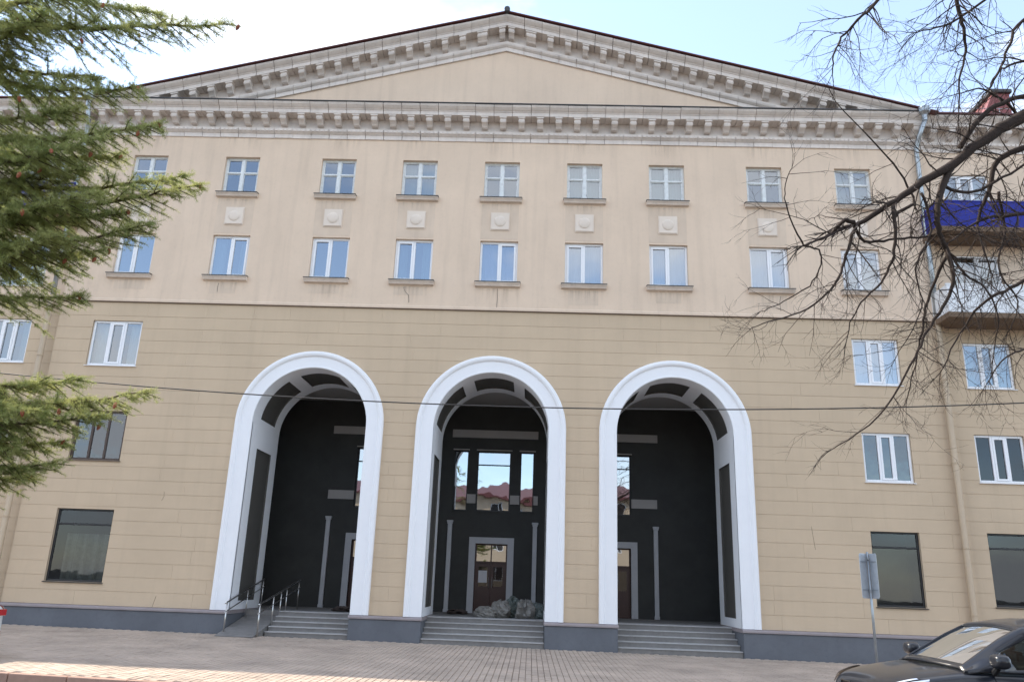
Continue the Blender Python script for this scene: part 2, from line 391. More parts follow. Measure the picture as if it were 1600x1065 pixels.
def lower_wall(parent, x0, x1, yo, wins, arches, seed, step=3.0):
    """courses of scored stucco over a backing wall; wins = [(xa, xb, za, zb)]"""
    r = random.Random(seed)
    back = MB()
    pieces = []
    for ci, (z0, z1) in enumerate(COURSES):
        brk = {x0, x1}
        for (a, b, za, zb) in wins:
            if zb > z0+1e-4 and za < z1-1e-4: brk |= {a, b}
        joints = set()
        x = x0 + r.uniform(0.6, step)
        while x < x1-0.5:
            joints.add(round(x, 3)); x += r.uniform(0.7, 1.3)*(step if ci < NC else 1.6)
        for j in list(joints):
            bad = any(abs(j-a) < ARC_R_OUT+0.2 and z0 < ARC_ZC+ARC_R_OUT for a in arches) or any(a-0.15 < j < b+0.15 for (a, b, za, zb) in wins if zb > z0 and za < z1)
            if bad: joints.discard(j)
        brk |= joints
        crown = ARC_ZC+ARC_R_CUT
        for a in arches:
            if z0 < crown: brk |= {a-ARC_R_CUT-0.001, a, a+ARC_R_CUT+0.001}
        brk = sorted(brk)
        cur = MB()
        for k in range(len(brk)-1):
            a, b = brk[k], brk[k+1]
            if b-a < 1e-4: continue
            xm = (a+b)/2
            spans = [(z0, z1)]
            for (wa, wb, za, zb) in wins:
                if wa-1e-4 <= xm <= wb+1e-4:
                    ns = []
                    for (s0, s1) in spans:
                        if zb <= s0 or za >= s1: ns.append((s0, s1)); continue
                        if za > s0: ns.append((s0, za))
                        if zb < s1: ns.append((zb, s1))
                    spans = ns
            arch = next((q for q in arches if abs(xm-q) < ARC_R_CUT and z0 < crown), None)
            for (s0, s1) in spans:
                def outline(g0, g1, ga, gb):
                    if arch is None: return [(a+ga, s0+g0), (b-gb, s0+g0), (b-gb, s1-g1), (a+ga, s1-g1)]
                    if s1 <= ARC_ZC: return None
                    zz = [s0+g0+(min(s1-g1, crown)-(s0+g0))*t/6 for t in range(7)]
                    def cx(z): return math.sqrt(max(0.0, ARC_R_CUT**2-max(0.0, z-ARC_ZC)**2))
                    if xm < arch:
                        if s1-g1 > crown: curve = [(arch-cx(z), z) for z in zz]; return [(a, s0+g0)]+curve+[(arch, s1-g1), (a, s1-g1)]
                        return [(a, s0+g0)]+[(arch-cx(z), z) for z in zz]+[(a, s1-g1)]
                    else:
                        curve = [(arch+cx(z), z) for z in zz][::-1]
                        if s1-g1 > crown: return [(b, s0+g0), (b, s1-g1), (arch, s1-g1)]+curve
                        return [(b, s0+g0), (b, s1-g1)]+curve
                gq = 0.0045
                pf = outline(gq if abs(s0-z0) < 1e-6 else 0, gq if abs(s1-z1) < 1e-6 else 0,
                             0.002 if a in joints else 0, 0.002 if b in joints else 0)
                pb = outline(0, 0, 0, 0)
                def clean(p):
                    out = []
                    for q in p:
                        if not out or (abs(q[0]-out[-1][0])+abs(q[1]-out[-1][1])) > 1e-4: out.append(q)
                    if len(out) > 2 and abs(out[0][0]-out[-1][0])+abs(out[0][1]-out[-1][1]) < 1e-4: out.pop()
                    return out
                if pf is not None and len(clean(pf)) > 2:
                    cur.prism_y(clean(pf), yo, yo+0.018)
                    back.poly([(x, yo+0.014, z) for x, z in clean(pb)])
                    pieces.append(cur); cur = MB()
    w = back.build('lower_wall', 'stucco_ochre', parent)
    for p in pieces: p.build('stucco_course', 'stucco_ochre', w)
    # reveals of the windows
    for (a, b, za, zb) in wins:
        rv = MB(); reveal(rv, a, b, za, zb, yo+0.001, yo+0.24); rv.build('window_reveal', 'stucco_ochre', w)
    return w
def reveal(mb, a, b, za, zb, y0, y1):
    mb.quad((a, y0, za), (a, y1, za), (a, y1, zb), (a, y0, zb)); mb.quad((b, y0, zb), (b, y1, zb), (b, y1, za), (b, y0, za))
    mb.quad((a, y0, zb), (a, y1, zb), (b, y1, zb), (b, y0, zb)); mb.quad((a, y0, za), (b, y0, za), (b, y1, za), (a, y1, za))
def grid_wall(mb, x0, x1, z0, z1, wins, y):
    xs = sorted({x0, x1} | {w[0] for w in wins} | {w[1] for w in wins}); zs = sorted({z0, z1} | {w[2] for w in wins} | {w[3] for w in wins})
    for i in range(len(xs)-1):
        for j in range(len(zs)-1):
            xm, zm = (xs[i]+xs[i+1])/2, (zs[j]+zs[j+1])/2
            if any(w[0] < xm < w[1] and w[2] < zm < w[3] for w in wins): continue
            mb.quad((xs[i], y, zs[j]), (xs[i+1], y, zs[j]), (xs[i+1], y, zs[j+1]), (xs[i], y, zs[j+1]))

# ------------------------------------------------------------------ windows
def frame_box(mb, x0, x1, z0, z1, w, y0, y1, wb=None, wt=None):
    wb = wb or w; wt = wt or w
    mb.box(x0, x0+w, y0, y1, z0, z1); mb.box(x1-w, x1, y0, y1, z0, z1)
    mb.box(x0+w, x1-w, y0, y1, z0, z0+wb); mb.box(x0+w, x1-w, y0, y1, z1-wt, z1)
def curtain_mesh(x0, x1, z0, z1, y, waves, amp, seed):
    r = random.Random(seed); mb = MB(); n = max(8, int(waves*6)); ph = r.uniform(0, 6)
    prev = None
    for k in range(n+1):
        t = k/n; x = x0+(x1-x0)*t; yy = y+amp*math.sin(t*waves*6.283+ph)+amp*0.5*math.sin(t*waves*2.1*6.283+ph*2)
        c = ((x, yy, z0), (x, yy, z1))
        if prev: mb.quad(prev[0], c[0], c[1], prev[1])
        prev = c
    return mb
def room(parent, x0, x1, z0, z1, y0, dep=1.1):
    mb = MB(); y1 = y0+dep; a, b = x0-0.15, x1+0.15; c, d = z0-0.3, z1+0.2
    mb.quad((a, y1, c), (b, y1, c), (b, y1, d), (a, y1, d)); mb.quad((a, y0, c), (a, y1, c), (a, y1, d), (a, y0, d))
    mb.quad((b, y0, d), (b, y1, d), (b, y1, c), (b, y0, c)); mb.quad((a, y0, d), (a, y1, d), (b, y1, d), (b, y0, d)); mb.quad((a, y0, c), (b, y0, c), (b, y1, c), (a, y1, c))
    return mb.build('room', 'interior', parent)
def sill(parent, x0, x1, z, y, mat='sill_stone', h=0.17, over=0.10, proj=0.16):
    mb = MB()
    prof = [(y-proj, z-0.02), (y-proj, z-0.07), (y-proj+0.03, z-0.10), (y-proj+0.05, z-h+0.02), (y-0.02, z-h), (y+0.05, z-h), (y+0.05, z)]
    mb.prism_x(prof[::-1], x0-over, x1+over)
    s = mb.build('sill', mat, parent)
    f = MB(); f.prism_x([(y-proj-0.025, z-0.035), (y-proj-0.025, z-0.015), (y+0.06, z+0.012), (y+0.06, z-0.008)], x0-over-0.015, x1+over+0.015)
    f.build('sill_flashing', 'flashing', parent)
    return s
def window_old(parent, xc, z0, z1, w, y, seed, curtain=None):
    r = random.Random(seed); x0, x1 = xc-w/2, xc+w/2; mb = MB()
    ya, yb = y+0.12, y+0.20
    frame_box(mb, x0, x1, z0, z1, 0.065, ya, yb, 0.05, 0.05)
    mb.box(xc-0.05, xc+0.05, ya-0.015, yb, z0+0.05, z1-0.05)
    zt = z0+(z1-z0)*0.60
    panes = []
    for (a, b) in ((x0+0.065, xc-0.05), (xc+0.05, x1-0.065)):
        mb.box(a, b, ya-0.01, yb, zt-0.02, zt+0.02)
        panes += [(a, b, z0+0.05, zt-0.02), (a, b, zt+0.02, z1-0.05)]
    win = mb.build('window', 'old_paint', parent)
    for (a, b, c, d) in panes:
        p = MB(); t = r.uniform(-0.004, 0.004); t2 = r.uniform(-0.004, 0.004)
        fr = 0.026
        q = MB(); frame_box(q, a, b, c, d, fr, ya+0.02, yb-0.01); q.build('sash', 'old_paint', win)
        p.quad((a+fr, ya+0.04+t, c+fr), (b-fr, ya+0.04-t, c+fr), (b-fr, ya+0.04-t+t2, d-fr), (a+fr, ya+0.04+t+t2, d-fr)); p.build('pane', 'glass_old', win)
    if curtain: curtain_mesh(x0+0.05, x1-0.05, z0, z1, y+0.34, 5, 0.02, seed).build('curtain', curtain, win)
    room(win, x0, x1, z0, z1, yb+0.01)
    sill(win, x0, x1, z0+0.02, y)
    return win
def window_pvc(parent, x0, x1, z0, z1, y, seed, n=2, curtain=None, mat='pvc', gl='glass_sky', transom=None, dosill=True, sillmat='sill_stone', inset=0.10, fw=0.07, drape=None, op=()):
    r = random.Random(seed); mb = MB()
    ya, yb = y+inset, y+inset+0.08
    frame_box(mb, x0, x1, z0, z1, fw, ya, yb)
    cols = [x0+fw+(x1-x0-2*fw)*k/n for k in range(n+1)]
    for k in range(1, n): mb.box(cols[k]-fw/2, cols[k]+fw/2, ya-0.004, yb, z0+fw, z1-fw)
    if transom: mb.box(x0+fw, x1-fw, ya-0.002, yb, transom-fw/2, transom+fw/2)
    win = mb.build('window', mat, parent, bevel=0.008, segs=1)
    for k in range(n):
        a = cols[k]+(fw/2 if k > 0 else 0); b = cols[k+1]-(fw/2 if k < n-1 else 0)
        zz = [(z0+fw, z1-fw)] if not transom else [(z0+fw, transom-fw/2), (transom+fw/2, z1-fw)]
        for (c, d) in zz:
            if k in op:
                q = MB(); frame_box(q, a, b, c, d, 0.055, ya-0.015, yb-0.02); q.build('sash', mat, win); e = 0.055
            else: e = 0.0
            t, t2 = r.uniform(-0.004, 0.004), r.uniform(-0.006, 0.006)
            p = MB(); p.quad((a+e, ya+0.035+t, c+e), (b-e, ya+0.035-t, c+e), (b-e, ya+0.035-t+t2, d-e), (a+e, ya+0.035+t+t2, d-e)); p.build('pane', gl, win)
    if curtain: curtain_mesh(x0+0.03, x1-0.03, z0, z1, y+0.36, 6, 0.025, seed).build('curtain', curtain, win)
    if drape:
        wd = (x1-x0)*0.3
        curtain_mesh(x0, x0+wd, z0, z1, y+0.33, 2, 0.03, seed).build('curtain', drape, win); curtain_mesh(x1-wd, x1, z0, z1, y+0.33, 2, 0.03, seed+1).build('curtain', drape, win)
    room(win, x0, x1, z0, z1, yb+0.01)
    if dosill: sill(win, x0, x1, z0+0.02, y, sillmat)
    else:
        q = MB(); q.prism_x([(y-0.05, z0-0.03), (y-0.05, z0-0.012), (y+0.1, z0+0.006), (y+0.1, z0-0.012)], x0-0.03, x1+0.03); q.build('sill', mat, win)
    return win

# ------------------------------------------------------------------ cornice pieces (profile in y, z around the house wall y = 0)
CZ = 16.822
P_LOW = [(0.05, 15.745), (-0.06, 15.745), (-0.06, 15.891), (-0.085, 15.901), (-0.14, 15.953), (-0.16, 16.010), (-0.16, 16.057), (-0.06, 16.076), (0.05, 16.076)]
P_TOP = [(0.05, 16.492), (-0.455, 16.492), (-0.455, 16.619), (-0.475, 16.629), (-0.49, 16.657), (-0.53, 16.681), (-0.60, 16.747), (-0.62, 16.784), (-0.62, 16.822), (0.05, 16.822)]
P_CON = [(-0.04, 16.492), (-0.42, 16.492), (-0.42, 16.440), (-0.40, 16.425), (-0.40, 16.359), (-0.375, 16.303), (-0.31, 16.274), (-0.24, 16.227), (-0.21, 16.189), (-0.16, 16.166), (-0.09, 16.161), (-0.04, 16.170)]
P_CAP = [(-0.04, 16.488), (-0.44, 16.488), (-0.44, 16.440), (-0.04, 16.440)]
def modillion_mesh(shear=None):
    mb = MB(); mb.prism_x(P_CON[::-1], -0.095, 0.095, shear); mb.prism_x(P_CAP[::-1], -0.12, 0.12, shear)
    # rolled volutes on the front of the console
    for x in (-0.095, 0.095):
        s = 0.012 if x > 0 else -0.012
        for (yy, zz, rr) in ((-0.355, 16.350, 0.05), (-0.14, 16.194, 0.03)):
            pts = [(yy+rr*math.cos(t*0.785), zz+rr*math.sin(t*0.785)+(shear(x) if shear else 0)) for t in range(8)]
            i = len(mb.v); mb.v += [(x, p[0], p[1]) for p in pts]+[(x+s, p[0], p[1]) for p in pts]
            for k in range(8):
                k2 = (k+1) % 8; mb.f.append((i+k, i+k2, i+8+k2, i+8+k))
            mb.f.append(tuple(i+8+k for k in range(8)))
    return mb
MOD_ME = None
def cornice_run(parent, x0, x1, yo, step=0.612):
    global MOD_ME
    if MOD_ME is None: MOD_ME = mesh_of(modillion_mesh(), 'modillion', 'cornice_stone')
    core = MB(); core.box(x0, x1, yo-0.05, yo+0.5, 16.076, 16.490)
    base = core.build('cornice', 'cornice_stone', parent)
    n = round((x1-x0)/step); st = (x1-x0)/n
    r = random.Random(int(x0*10)+99)
    for k in range(n):
        a, b = x0+k*st, x0+(k+1)*st
        j = 0.004+0.007*r.random()
        for prof, nm in ((P_LOW, 'architrave_block'), (P_TOP, 'corona_block')):
            dy = r.gauss(0, 0.004); dz = r.gauss(0, 0.003)
            mb = MB(); mb.prism_x([(y+yo+dy, z+dz) for y, z in prof][::-1], a+j, b-j)
            if nm == 'architrave_block':     # egg and dart run on the moulding
                for q in range(4):
                    ex = a+j+(b-a-2*j)*(q+0.5)/4
                    mb.box(ex-0.045, ex+0.045, yo-0.175+dy, yo-0.12+dy, 15.958+dz, 16.043+dz)
            mb.build(nm, 'cornice_stone', base)
        inst('modillion', MOD_ME, base, ((a+b)/2, yo+r.gauss(0, 0.003), 0))
    return base

# ------------------------------------------------------------------ the main house
HX = 13.85
house = empty('apartment_building', (0, 0, 0))
tag(house, 'ochre and peach apartment building with three white arches and a wide pediment', 'building')
LW = [(-12.72, -11.14, 7.70, 9.16), (-12.70, -11.12, 4.76, 6.27), (-12.72, -11.02, 1.26, 3.32),
      (10.98, 12.38, 7.74, 9.19), (11.02, 12.44, 4.83, 6.28), (11.02, 12.40, 1.36, 3.42)]
lower_wall(house, -HX, HX, 0.0, LW, ARCHES, 5)
WX = [-11.82, -8.70, -5.44, -2.72, 0.02, 2.75, 5.44, 8.62, 11.50]
UZ = (13.66, 15.02); MZ = (10.72, 12.17)
uw = [(x-0.58, x+0.58, UZ[0], UZ[1]) for x in WX] + [(x-0.61, x+0.61, MZ[0], MZ[1]) for x in WX]
mb = MB(); grid_wall(mb, -HX, HX, 9.90, 15.764, uw, -0.02)
for w in uw: reveal(mb, *w, -0.02, 0.24)
for s in (-HX, HX):
    mb.quad((s, -0.02, 9.9), (s, 0.6, 9.9), (s, 0.6, 15.764), (s, -0.02, 15.764))
upper = mb.build('upper_wall', 'stucco_peach', house)
sc_ = MB()
sc_.prism_x([(0.05, 9.80), (-0.055, 9.80), (-0.055, 9.87), (-0.03, 9.905), (0.05, 9.905)][::-1], -HX, HX)
sc_.build('string_course', 'stucco_peach', house)
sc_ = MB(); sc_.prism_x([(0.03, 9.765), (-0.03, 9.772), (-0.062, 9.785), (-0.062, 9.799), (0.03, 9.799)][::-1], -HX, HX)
sc_.build('shadow_strip', 'shadow_brown', house)  # added dark strip, imitates the shade under the string course by colour
cur_u = [None, None, None, 'curtain_dull', None, 'curtain_dull', 'curtain_dull', None, 'curtain_dull']
cur_m = [None, None, None, None, 'curtain_lilac', 'curtain', 'curtain', 'curtain', 'curtain_dull']
for i, x in enumerate(WX):
    window_old(house, x, UZ[0], UZ[1], 1.16, -0.02, 100+i, cur_u[i])
    window_pvc(house, x-0.61, x+0.61, MZ[0], MZ[1], -0.02, 200+i, 2, cur_m[i], op=(0,) if i % 3 != 1 else (1,), drape='curtain_dull' if i in (1, 3) else None)
    # patched apron between the two windows and the plaque on it
    q = MB(); q.box(x-0.62, x+0.60, -0.024, 0.0, 12.23, 13.46); q.build('apron', 'stucco_patch', upper)
    if i not in (4, 8):
        q = MB(); q.box(x-0.50+rnd.uniform(-.08, .08), x+0.45+rnd.uniform(-.1, .08), -0.0235, 0.0, 10.12+rnd.uniform(-.08, .15), 10.54); q.build('plaster_patch', 'stucco_patch', upper)
    md = MB(); md.prism_y([(x-0.31, 12.53), (x+0.31, 12.53), (x+0.31, 13.16), (x-0.31, 13.16)], -0.045, -0.02)
    md.prism_y([(x-0.285, 12.56), (x+0.285, 12.56), (x+0.285, 13.135), (x-0.285, 13.135)], -0.075, -0.045)
    pl = md.build('plaque', 'medallion_white', house)
    bs = MB(); rings = 5; n = 20
    cx, cz = x, 12.84
    vi = {}
    for a in range(rings+1):
        t = a/rings*math.pi/2; rr = 0.19*math.cos(t); yy = -0.076-0.04*math.sin(t)
        for s in range(n): bs.v.append((cx+rr*math.cos(s*6.2832/n), yy, cz+rr*math.sin(s*6.2832/n)))
    for a in range(rings):
        for s in range(n): bs.f.append((a*n+s, a*n+(s+1) % n, (a+1)*n+(s+1) % n, (a+1)*n+s))
    bs.build('boss', 'medallion_white', pl, smooth=True)
    for (zt_, ln_) in ((10.54, rnd.uniform(0.45, 0.72)), (13.48, rnd.uniform(0.25, 0.7)), (15.80, rnd.uniform(0.5, 0.78))):
        dx = rnd.uniform(-0.1, 0.1); q = MB(); q.quad((x-0.75+dx, -0.0275, zt_-ln_), (x+0.75+dx, -0.0275, zt_-ln_), (x+0.75+dx, -0.0275, zt_), (x-0.75+dx, -0.0275, zt_)); q.build('water_stain', 'water_stain', upper)
for pts in ([(-9.45, 0.64), (-9.42, 0.78), (-9.38, 0.95)], [(9.35, 3.5), (9.38, 3.2), (9.42, 2.85)], [(-9.62, 3.9), (-9.6, 3.75), (-9.66, 3.62)]):
    q = MB(); q.tube([(x, -0.001, z) for x, z in pts], 0.004, 4); q.build('crack', 'rubble_brown', house)
# side windows of the lower storeys
window_pvc(house, *LW[0], 0.0, 301, 3, dosill=False, drape='curtain', op=(1,), gl='glass_old', inset=0.06)
window_pvc(house, *LW[1], 0.0, 302, 3, dosill=False, mat='brown_frame', gl='glass_dim', inset=0.06)
window_pvc(house, *LW[2], 0.0, 303, 1, dosill=False, mat='dark_frame', gl='glass_ground', transom=2.88, inset=0.08, fw=0.055)
curtain_mesh(LW[2][0]+0.25, LW[2][1]-0.1, 1.3, 2.62, 0.40, 4, 0.05, 77).build('plastic_sheet', 'film', house)
window_pvc(house, *LW[3], 0.0, 304, 3, dosill=False, curtain='curtain', gl='glass_sky', inset=0.06, op=(1,))
window_pvc(house, *LW[4], 0.0, 305, 3, dosill=False, gl='glass_dim', inset=0.06, op=(1,))
window_pvc(house, *LW[5], 0.0, 306, 1, dosill=False, mat='dark_frame', gl='glass_ground', transom=2.98, inset=0.08, fw=0.055)

# cornice, pediment
cornice_run(house, -HX-0.05, HX+0.05, 0.0)
fl = MB(); fl.box(-HX-0.1, HX+0.1, -0.66, 0.3, 16.827, 16.855); fl.build('cornice_flashing', 'flashing', house)
SL = (20.42-16.841)/(HX+0.1)
def rake(x): return (HX+0.1-abs(x))*SL
tp = MB(); tp.poly([(-HX, 0.0, 16.775), (HX, 0.0, 16.775), (0, 0.0, 16.775+HX*SL-0.25)])
ped = tp.build('pediment', 'stucco_peach', house)
mod_l = mesh_of(modillion_mesh(lambda x: x*SL), 'modillion', 'cornice_stone'); mod_r = mesh_of(modillion_mesh(lambda x: -x*SL), 'modillion', 'cornice_stone')
NB = 23; st = (HX+0.1)/NB
rr_ = random.Random(3)
for side in (-1, 1):
    core = MB(); zf0, zf1, zfm = P_LOW[7][1], P_TOP[0][1], P_TOP[8][1]+0.01
    for k in range(NB):
        xa, xb = sorted((side*HX*k/NB, side*HX*(k+1)/NB))
        core.prism_x([(-0.05, zf0), (-0.05, zf1), (0.4, zf1), (0.4, zf0)], xa, xb, rake, zfm)
    wq_ = core.build('rake_frieze', 'cornice_stone', ped)
    wq_.modifiers.new('weld', 'WELD').merge_threshold = 0.0005
    for k in range(NB):
        a, b = sorted((side*k*st, side*(k+1)*st)); j = 0.004+0.007*rr_.random(); ja = j if k else 0
        aa, bb = (a+j, b-ja) if side < 0 else (a+ja, b-j)
        for prof, nm in ((P_LOW, 'architrave_block'), (P_TOP, 'corona_block')):
            if prof[2][1]+rake((a+b)/2) < 16.775 and prof is P_LOW: continue
            dy = rr_.gauss(0, 0.003)
            q = MB(); q.prism_x([(y+dy, z) for y, z in prof][::-1], aa, bb, rake, 16.834)
            q.build(nm, 'cornice_stone', ped)
        xm = side*((k+0.5)*st) if k else side*0.16
        if 16.303+rake(xm) > 16.841:
            o = inst('modillion', mod_l if side < 0 else mod_r, ped, (xm, rr_.gauss(0, 0.003), rake(xm)))
        if k == 0:
            xm = side*0.78
            inst('modillion', mod_l if side < 0 else mod_r, ped, (xm, 0, rake(xm)))
roof = MB()
for s in (-1, 1):
    zt = 16.841; za = zt+(HX+0.1)*SL
    roof.poly([(0, -0.70, za+0.03), (s*(HX+0.35), -0.70, zt-0.06), (s*(HX+0.35), 14, zt-0.06), (0, 14, za+0.03)][::s])
    roof.poly([(0, -0.70, za+0.03), (s*(HX+0.35), -0.70, zt-0.06), (s*(HX+0.35), -0.70, zt-0.025), (0, -0.70, za+0.062)][::-s])
    roof.poly([(0, -0.70, za+0.062), (s*(HX+0.35), -0.70, zt-0.025), (s*(HX+0.35), 14, zt-0.025), (0, 14, za+0.062)][::-s])
rf = roof.build('roof', 'roof_maroon', house)
rc = MB(); rc.tube([(0, -0.78, 20.50), (0, 3, 20.50)], 0.10, 8); rc.build('ridge_cap', 'flashing', rf)
bk = MB(); bk.quad((-HX, 14, -0.5), (HX, 14, -0.5), (HX, 14, 17), (-HX, 14, 17)); bk.poly([(-HX, 14, 17), (HX, 14, 17), (0, 14, 20.5)])
bk.build('rear_wall', 'stucco_peach', house)

# plinth with a rounded cap; it returns into the arch openings
spans = [(-HX, -5.5-1.73), (-5.5+1.73, -1.73), (1.73, 5.5-1.73), (5.5+1.73, HX)]
for (a, b) in spans:
    pl = MB(); cp = MB()
    pl.box(a, b, -0.14, 2.6, -0.6, ZP-0.10)
    e0 = 0.02 if a > -HX else 0; e1 = 0.02 if b < HX else 0
    cp.prism_x([(-0.14, ZP-0.099), (-0.175, ZP-0.09), (-0.175, ZP-0.05), (-0.13, ZP-0.012), (-0.02, ZP-0.002), (2.6, ZP-0.002), (2.6, ZP-0.099)][::-1], a-e0, b+e1)
    plinth = pl.build('plinth', 'plinth_grey', house, bevel=0.02)
    cp.build('plinth_cap', 'plinth_cap', plinth)

# arches: moulded surround, deep reveal with dark inset panels
def arc_path(xc, r, z0, n=40):
    p = [(xc-r, z0)] + [(xc-r*math.cos(math.pi*t/n), ARC_ZC+r*math.sin(math.pi*t/n)) for t in range(n+1)] + [(xc+r, z0)]
    return p
RV = 2.6                                          # depth of the reveal
for xc in ARCHES:
    mb = MB(); z0 = ZP+0.002
    prof = [(1.73, 0.02), (1.73, -0.065), (1.745, -0.08), (1.79, -0.08), (1.80, -0.075), (2.075, -0.075), (2.085, -0.09), (2.12, -0.13), (2.17, -0.145), (2.225, -0.135), (2.255, -0.10), (2.255, 0.02)]
    paths = [arc_path(xc, r, z0) for r, y in prof]
    base = len(mb.v); n = len(paths[0])
    for (r, y), pth in zip(prof, paths): mb.v += [(x, y, z) for x, z in pth]
    for a in range(len(prof)-1):
        for k in range(n-1): mb.f.append((base+a*n+k, base+a*n+k+1, base+(a+1)*n+k+1, base+(a+1)*n+k))
    for k in (0, n-1): mb.f.append(tuple(base+a*n+k for a in range(len(prof))))
    sur = mb.build('arch_surround', 'white_trim', house)
    for p in sur.data.polygons: p.use_smooth = False
    # lining of the reveal, flush strips around recessed panels
    lin = MB(); pan = []
    def wall_pt(s, y, off=0.0):
        """s in [-1,0] left leg, [0,pi] arc, [pi, pi+1] right leg"""
        r = ARC_R_IN+off
        if s < 0: return (xc-r, y, ARC_ZC+s*(ARC_ZC-z0))
        if s > math.pi: return (xc+r, y, ARC_ZC-(s-math.pi)*(ARC_ZC-z0))
        return (xc-r*math.cos(s), y, ARC_ZC+r*math.sin(s))
    ys = [-0.03, 0.62, 2.02, RV]
    panels = [(-0.955, -0.13), (math.radians(7), math.radians(56)), (math.radians(69), math.radians(111)), (math.radians(124), math.radians(173)), (math.pi+0.13, math.pi+0.955)]
    brk = sorted({-1.0, math.pi+1.0, 0.0, math.pi} | {p for q in panels for p in q})
    fine = []
    for a, b in zip(brk[:-1], brk[1:]):
        k = max(1, int((b-a)/0.07)) if 0 <= a and b <= math.pi+1e-6 else 1
        fine += [a+(b-a)*t/k for t in range(k)]
    fine.append(brk[-1])
    for a, b in zip(fine[:-1], fine[1:]):
        inp = any(q[0]-1e-6 <= a and b <= q[1]+1e-6 for q in panels)
        for y0, y1 in zip(ys[:-1], ys[1:]):
            if inp and y0 == ys[1]: continue
            lin.quad(wall_pt(a, y0), wall_pt(a, y1), wall_pt(b, y1), wall_pt(b, y0))
    lin.build('reveal_lining', 'white_trim', sur)
    for (p0, p1) in panels:
        q = MB(); k = max(1, int((p1-p0)/0.07)) if p0 >= 0 and p1 <= math.pi else 1
        sv = [p0+(p1-p0)*t/k for t in range(k+1)]; D_ = 0.05
        for a, b in zip(sv[:-1], sv[1:]):
            q.quad(wall_pt(a, ys[1], D_), wall_pt(a, ys[2], D_), wall_pt(b, ys[2], D_), wall_pt(b, ys[1], D_))
            q.quad(wall_pt(a, ys[1]), wall_pt(a, ys[1], D_), wall_pt(b, ys[1], D_), wall_pt(b, ys[1])); q.quad(wall_pt(a, ys[2], D_), wall_pt(a, ys[2]), wall_pt(b, ys[2]), wall_pt(b, ys[2], D_))
        q.quad(wall_pt(p0, ys[1]), wall_pt(p0, ys[2]), wall_pt(p0, ys[2], D_), wall_pt(p0, ys[1], D_)); q.quad(wall_pt(p1, ys[1], D_), wall_pt(p1, ys[2], D_), wall_pt(p1, ys[2]), wall_pt(p1, ys[1]))
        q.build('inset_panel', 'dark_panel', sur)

# portico behind the arches
PZ, PB, PC = 0.62, 4.95, 7.84
PXE = 8.9
inner = MB()                                      # the inner face of the arch piers
rc_ = ARC_R_IN+0.0
n = 24
xs_prev = -PXE
for xc in ARCHES:
    inner.quad((xs_prev, RV, PZ), (xc-rc_, RV, PZ), (xc-rc_, RV, ARC_ZC), (xs_prev, RV, ARC_ZC))
    xs_prev = xc+rc_
inner.quad((xs_prev, RV, PZ), (PXE, RV, PZ), (PXE, RV, ARC_ZC), (xs_prev, RV, ARC_ZC))
edges = [-PXE, -2.75, 2.75, PXE]
for i, xc in enumerate(ARCHES):
    for s in (-1, 1):
        xe = edges[i] if s < 0 else edges[i+1]
        arc = [(xc+s*rc_*math.cos(t/n*math.pi/2), ARC_ZC+rc_*math.sin(t/n*math.pi/2)) for t in range(n+1)]
        poly = [(xe, ARC_ZC)]+arc+[(xc, PC+0.05), (xe, PC+0.05)]
        inner.poly([(x, RV, z) for x, z in poly])
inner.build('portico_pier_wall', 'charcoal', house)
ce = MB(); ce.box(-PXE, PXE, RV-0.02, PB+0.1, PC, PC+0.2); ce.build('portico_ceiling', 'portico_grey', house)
sw = MB(); sw.box(-PXE-0.1, -PXE, RV, PB+0.1, -0.4, PC); sw.box(PXE, PXE+0.1, RV, PB+0.1, -0.4, PC); sw.build('portico_side_wall', 'charcoal', house)
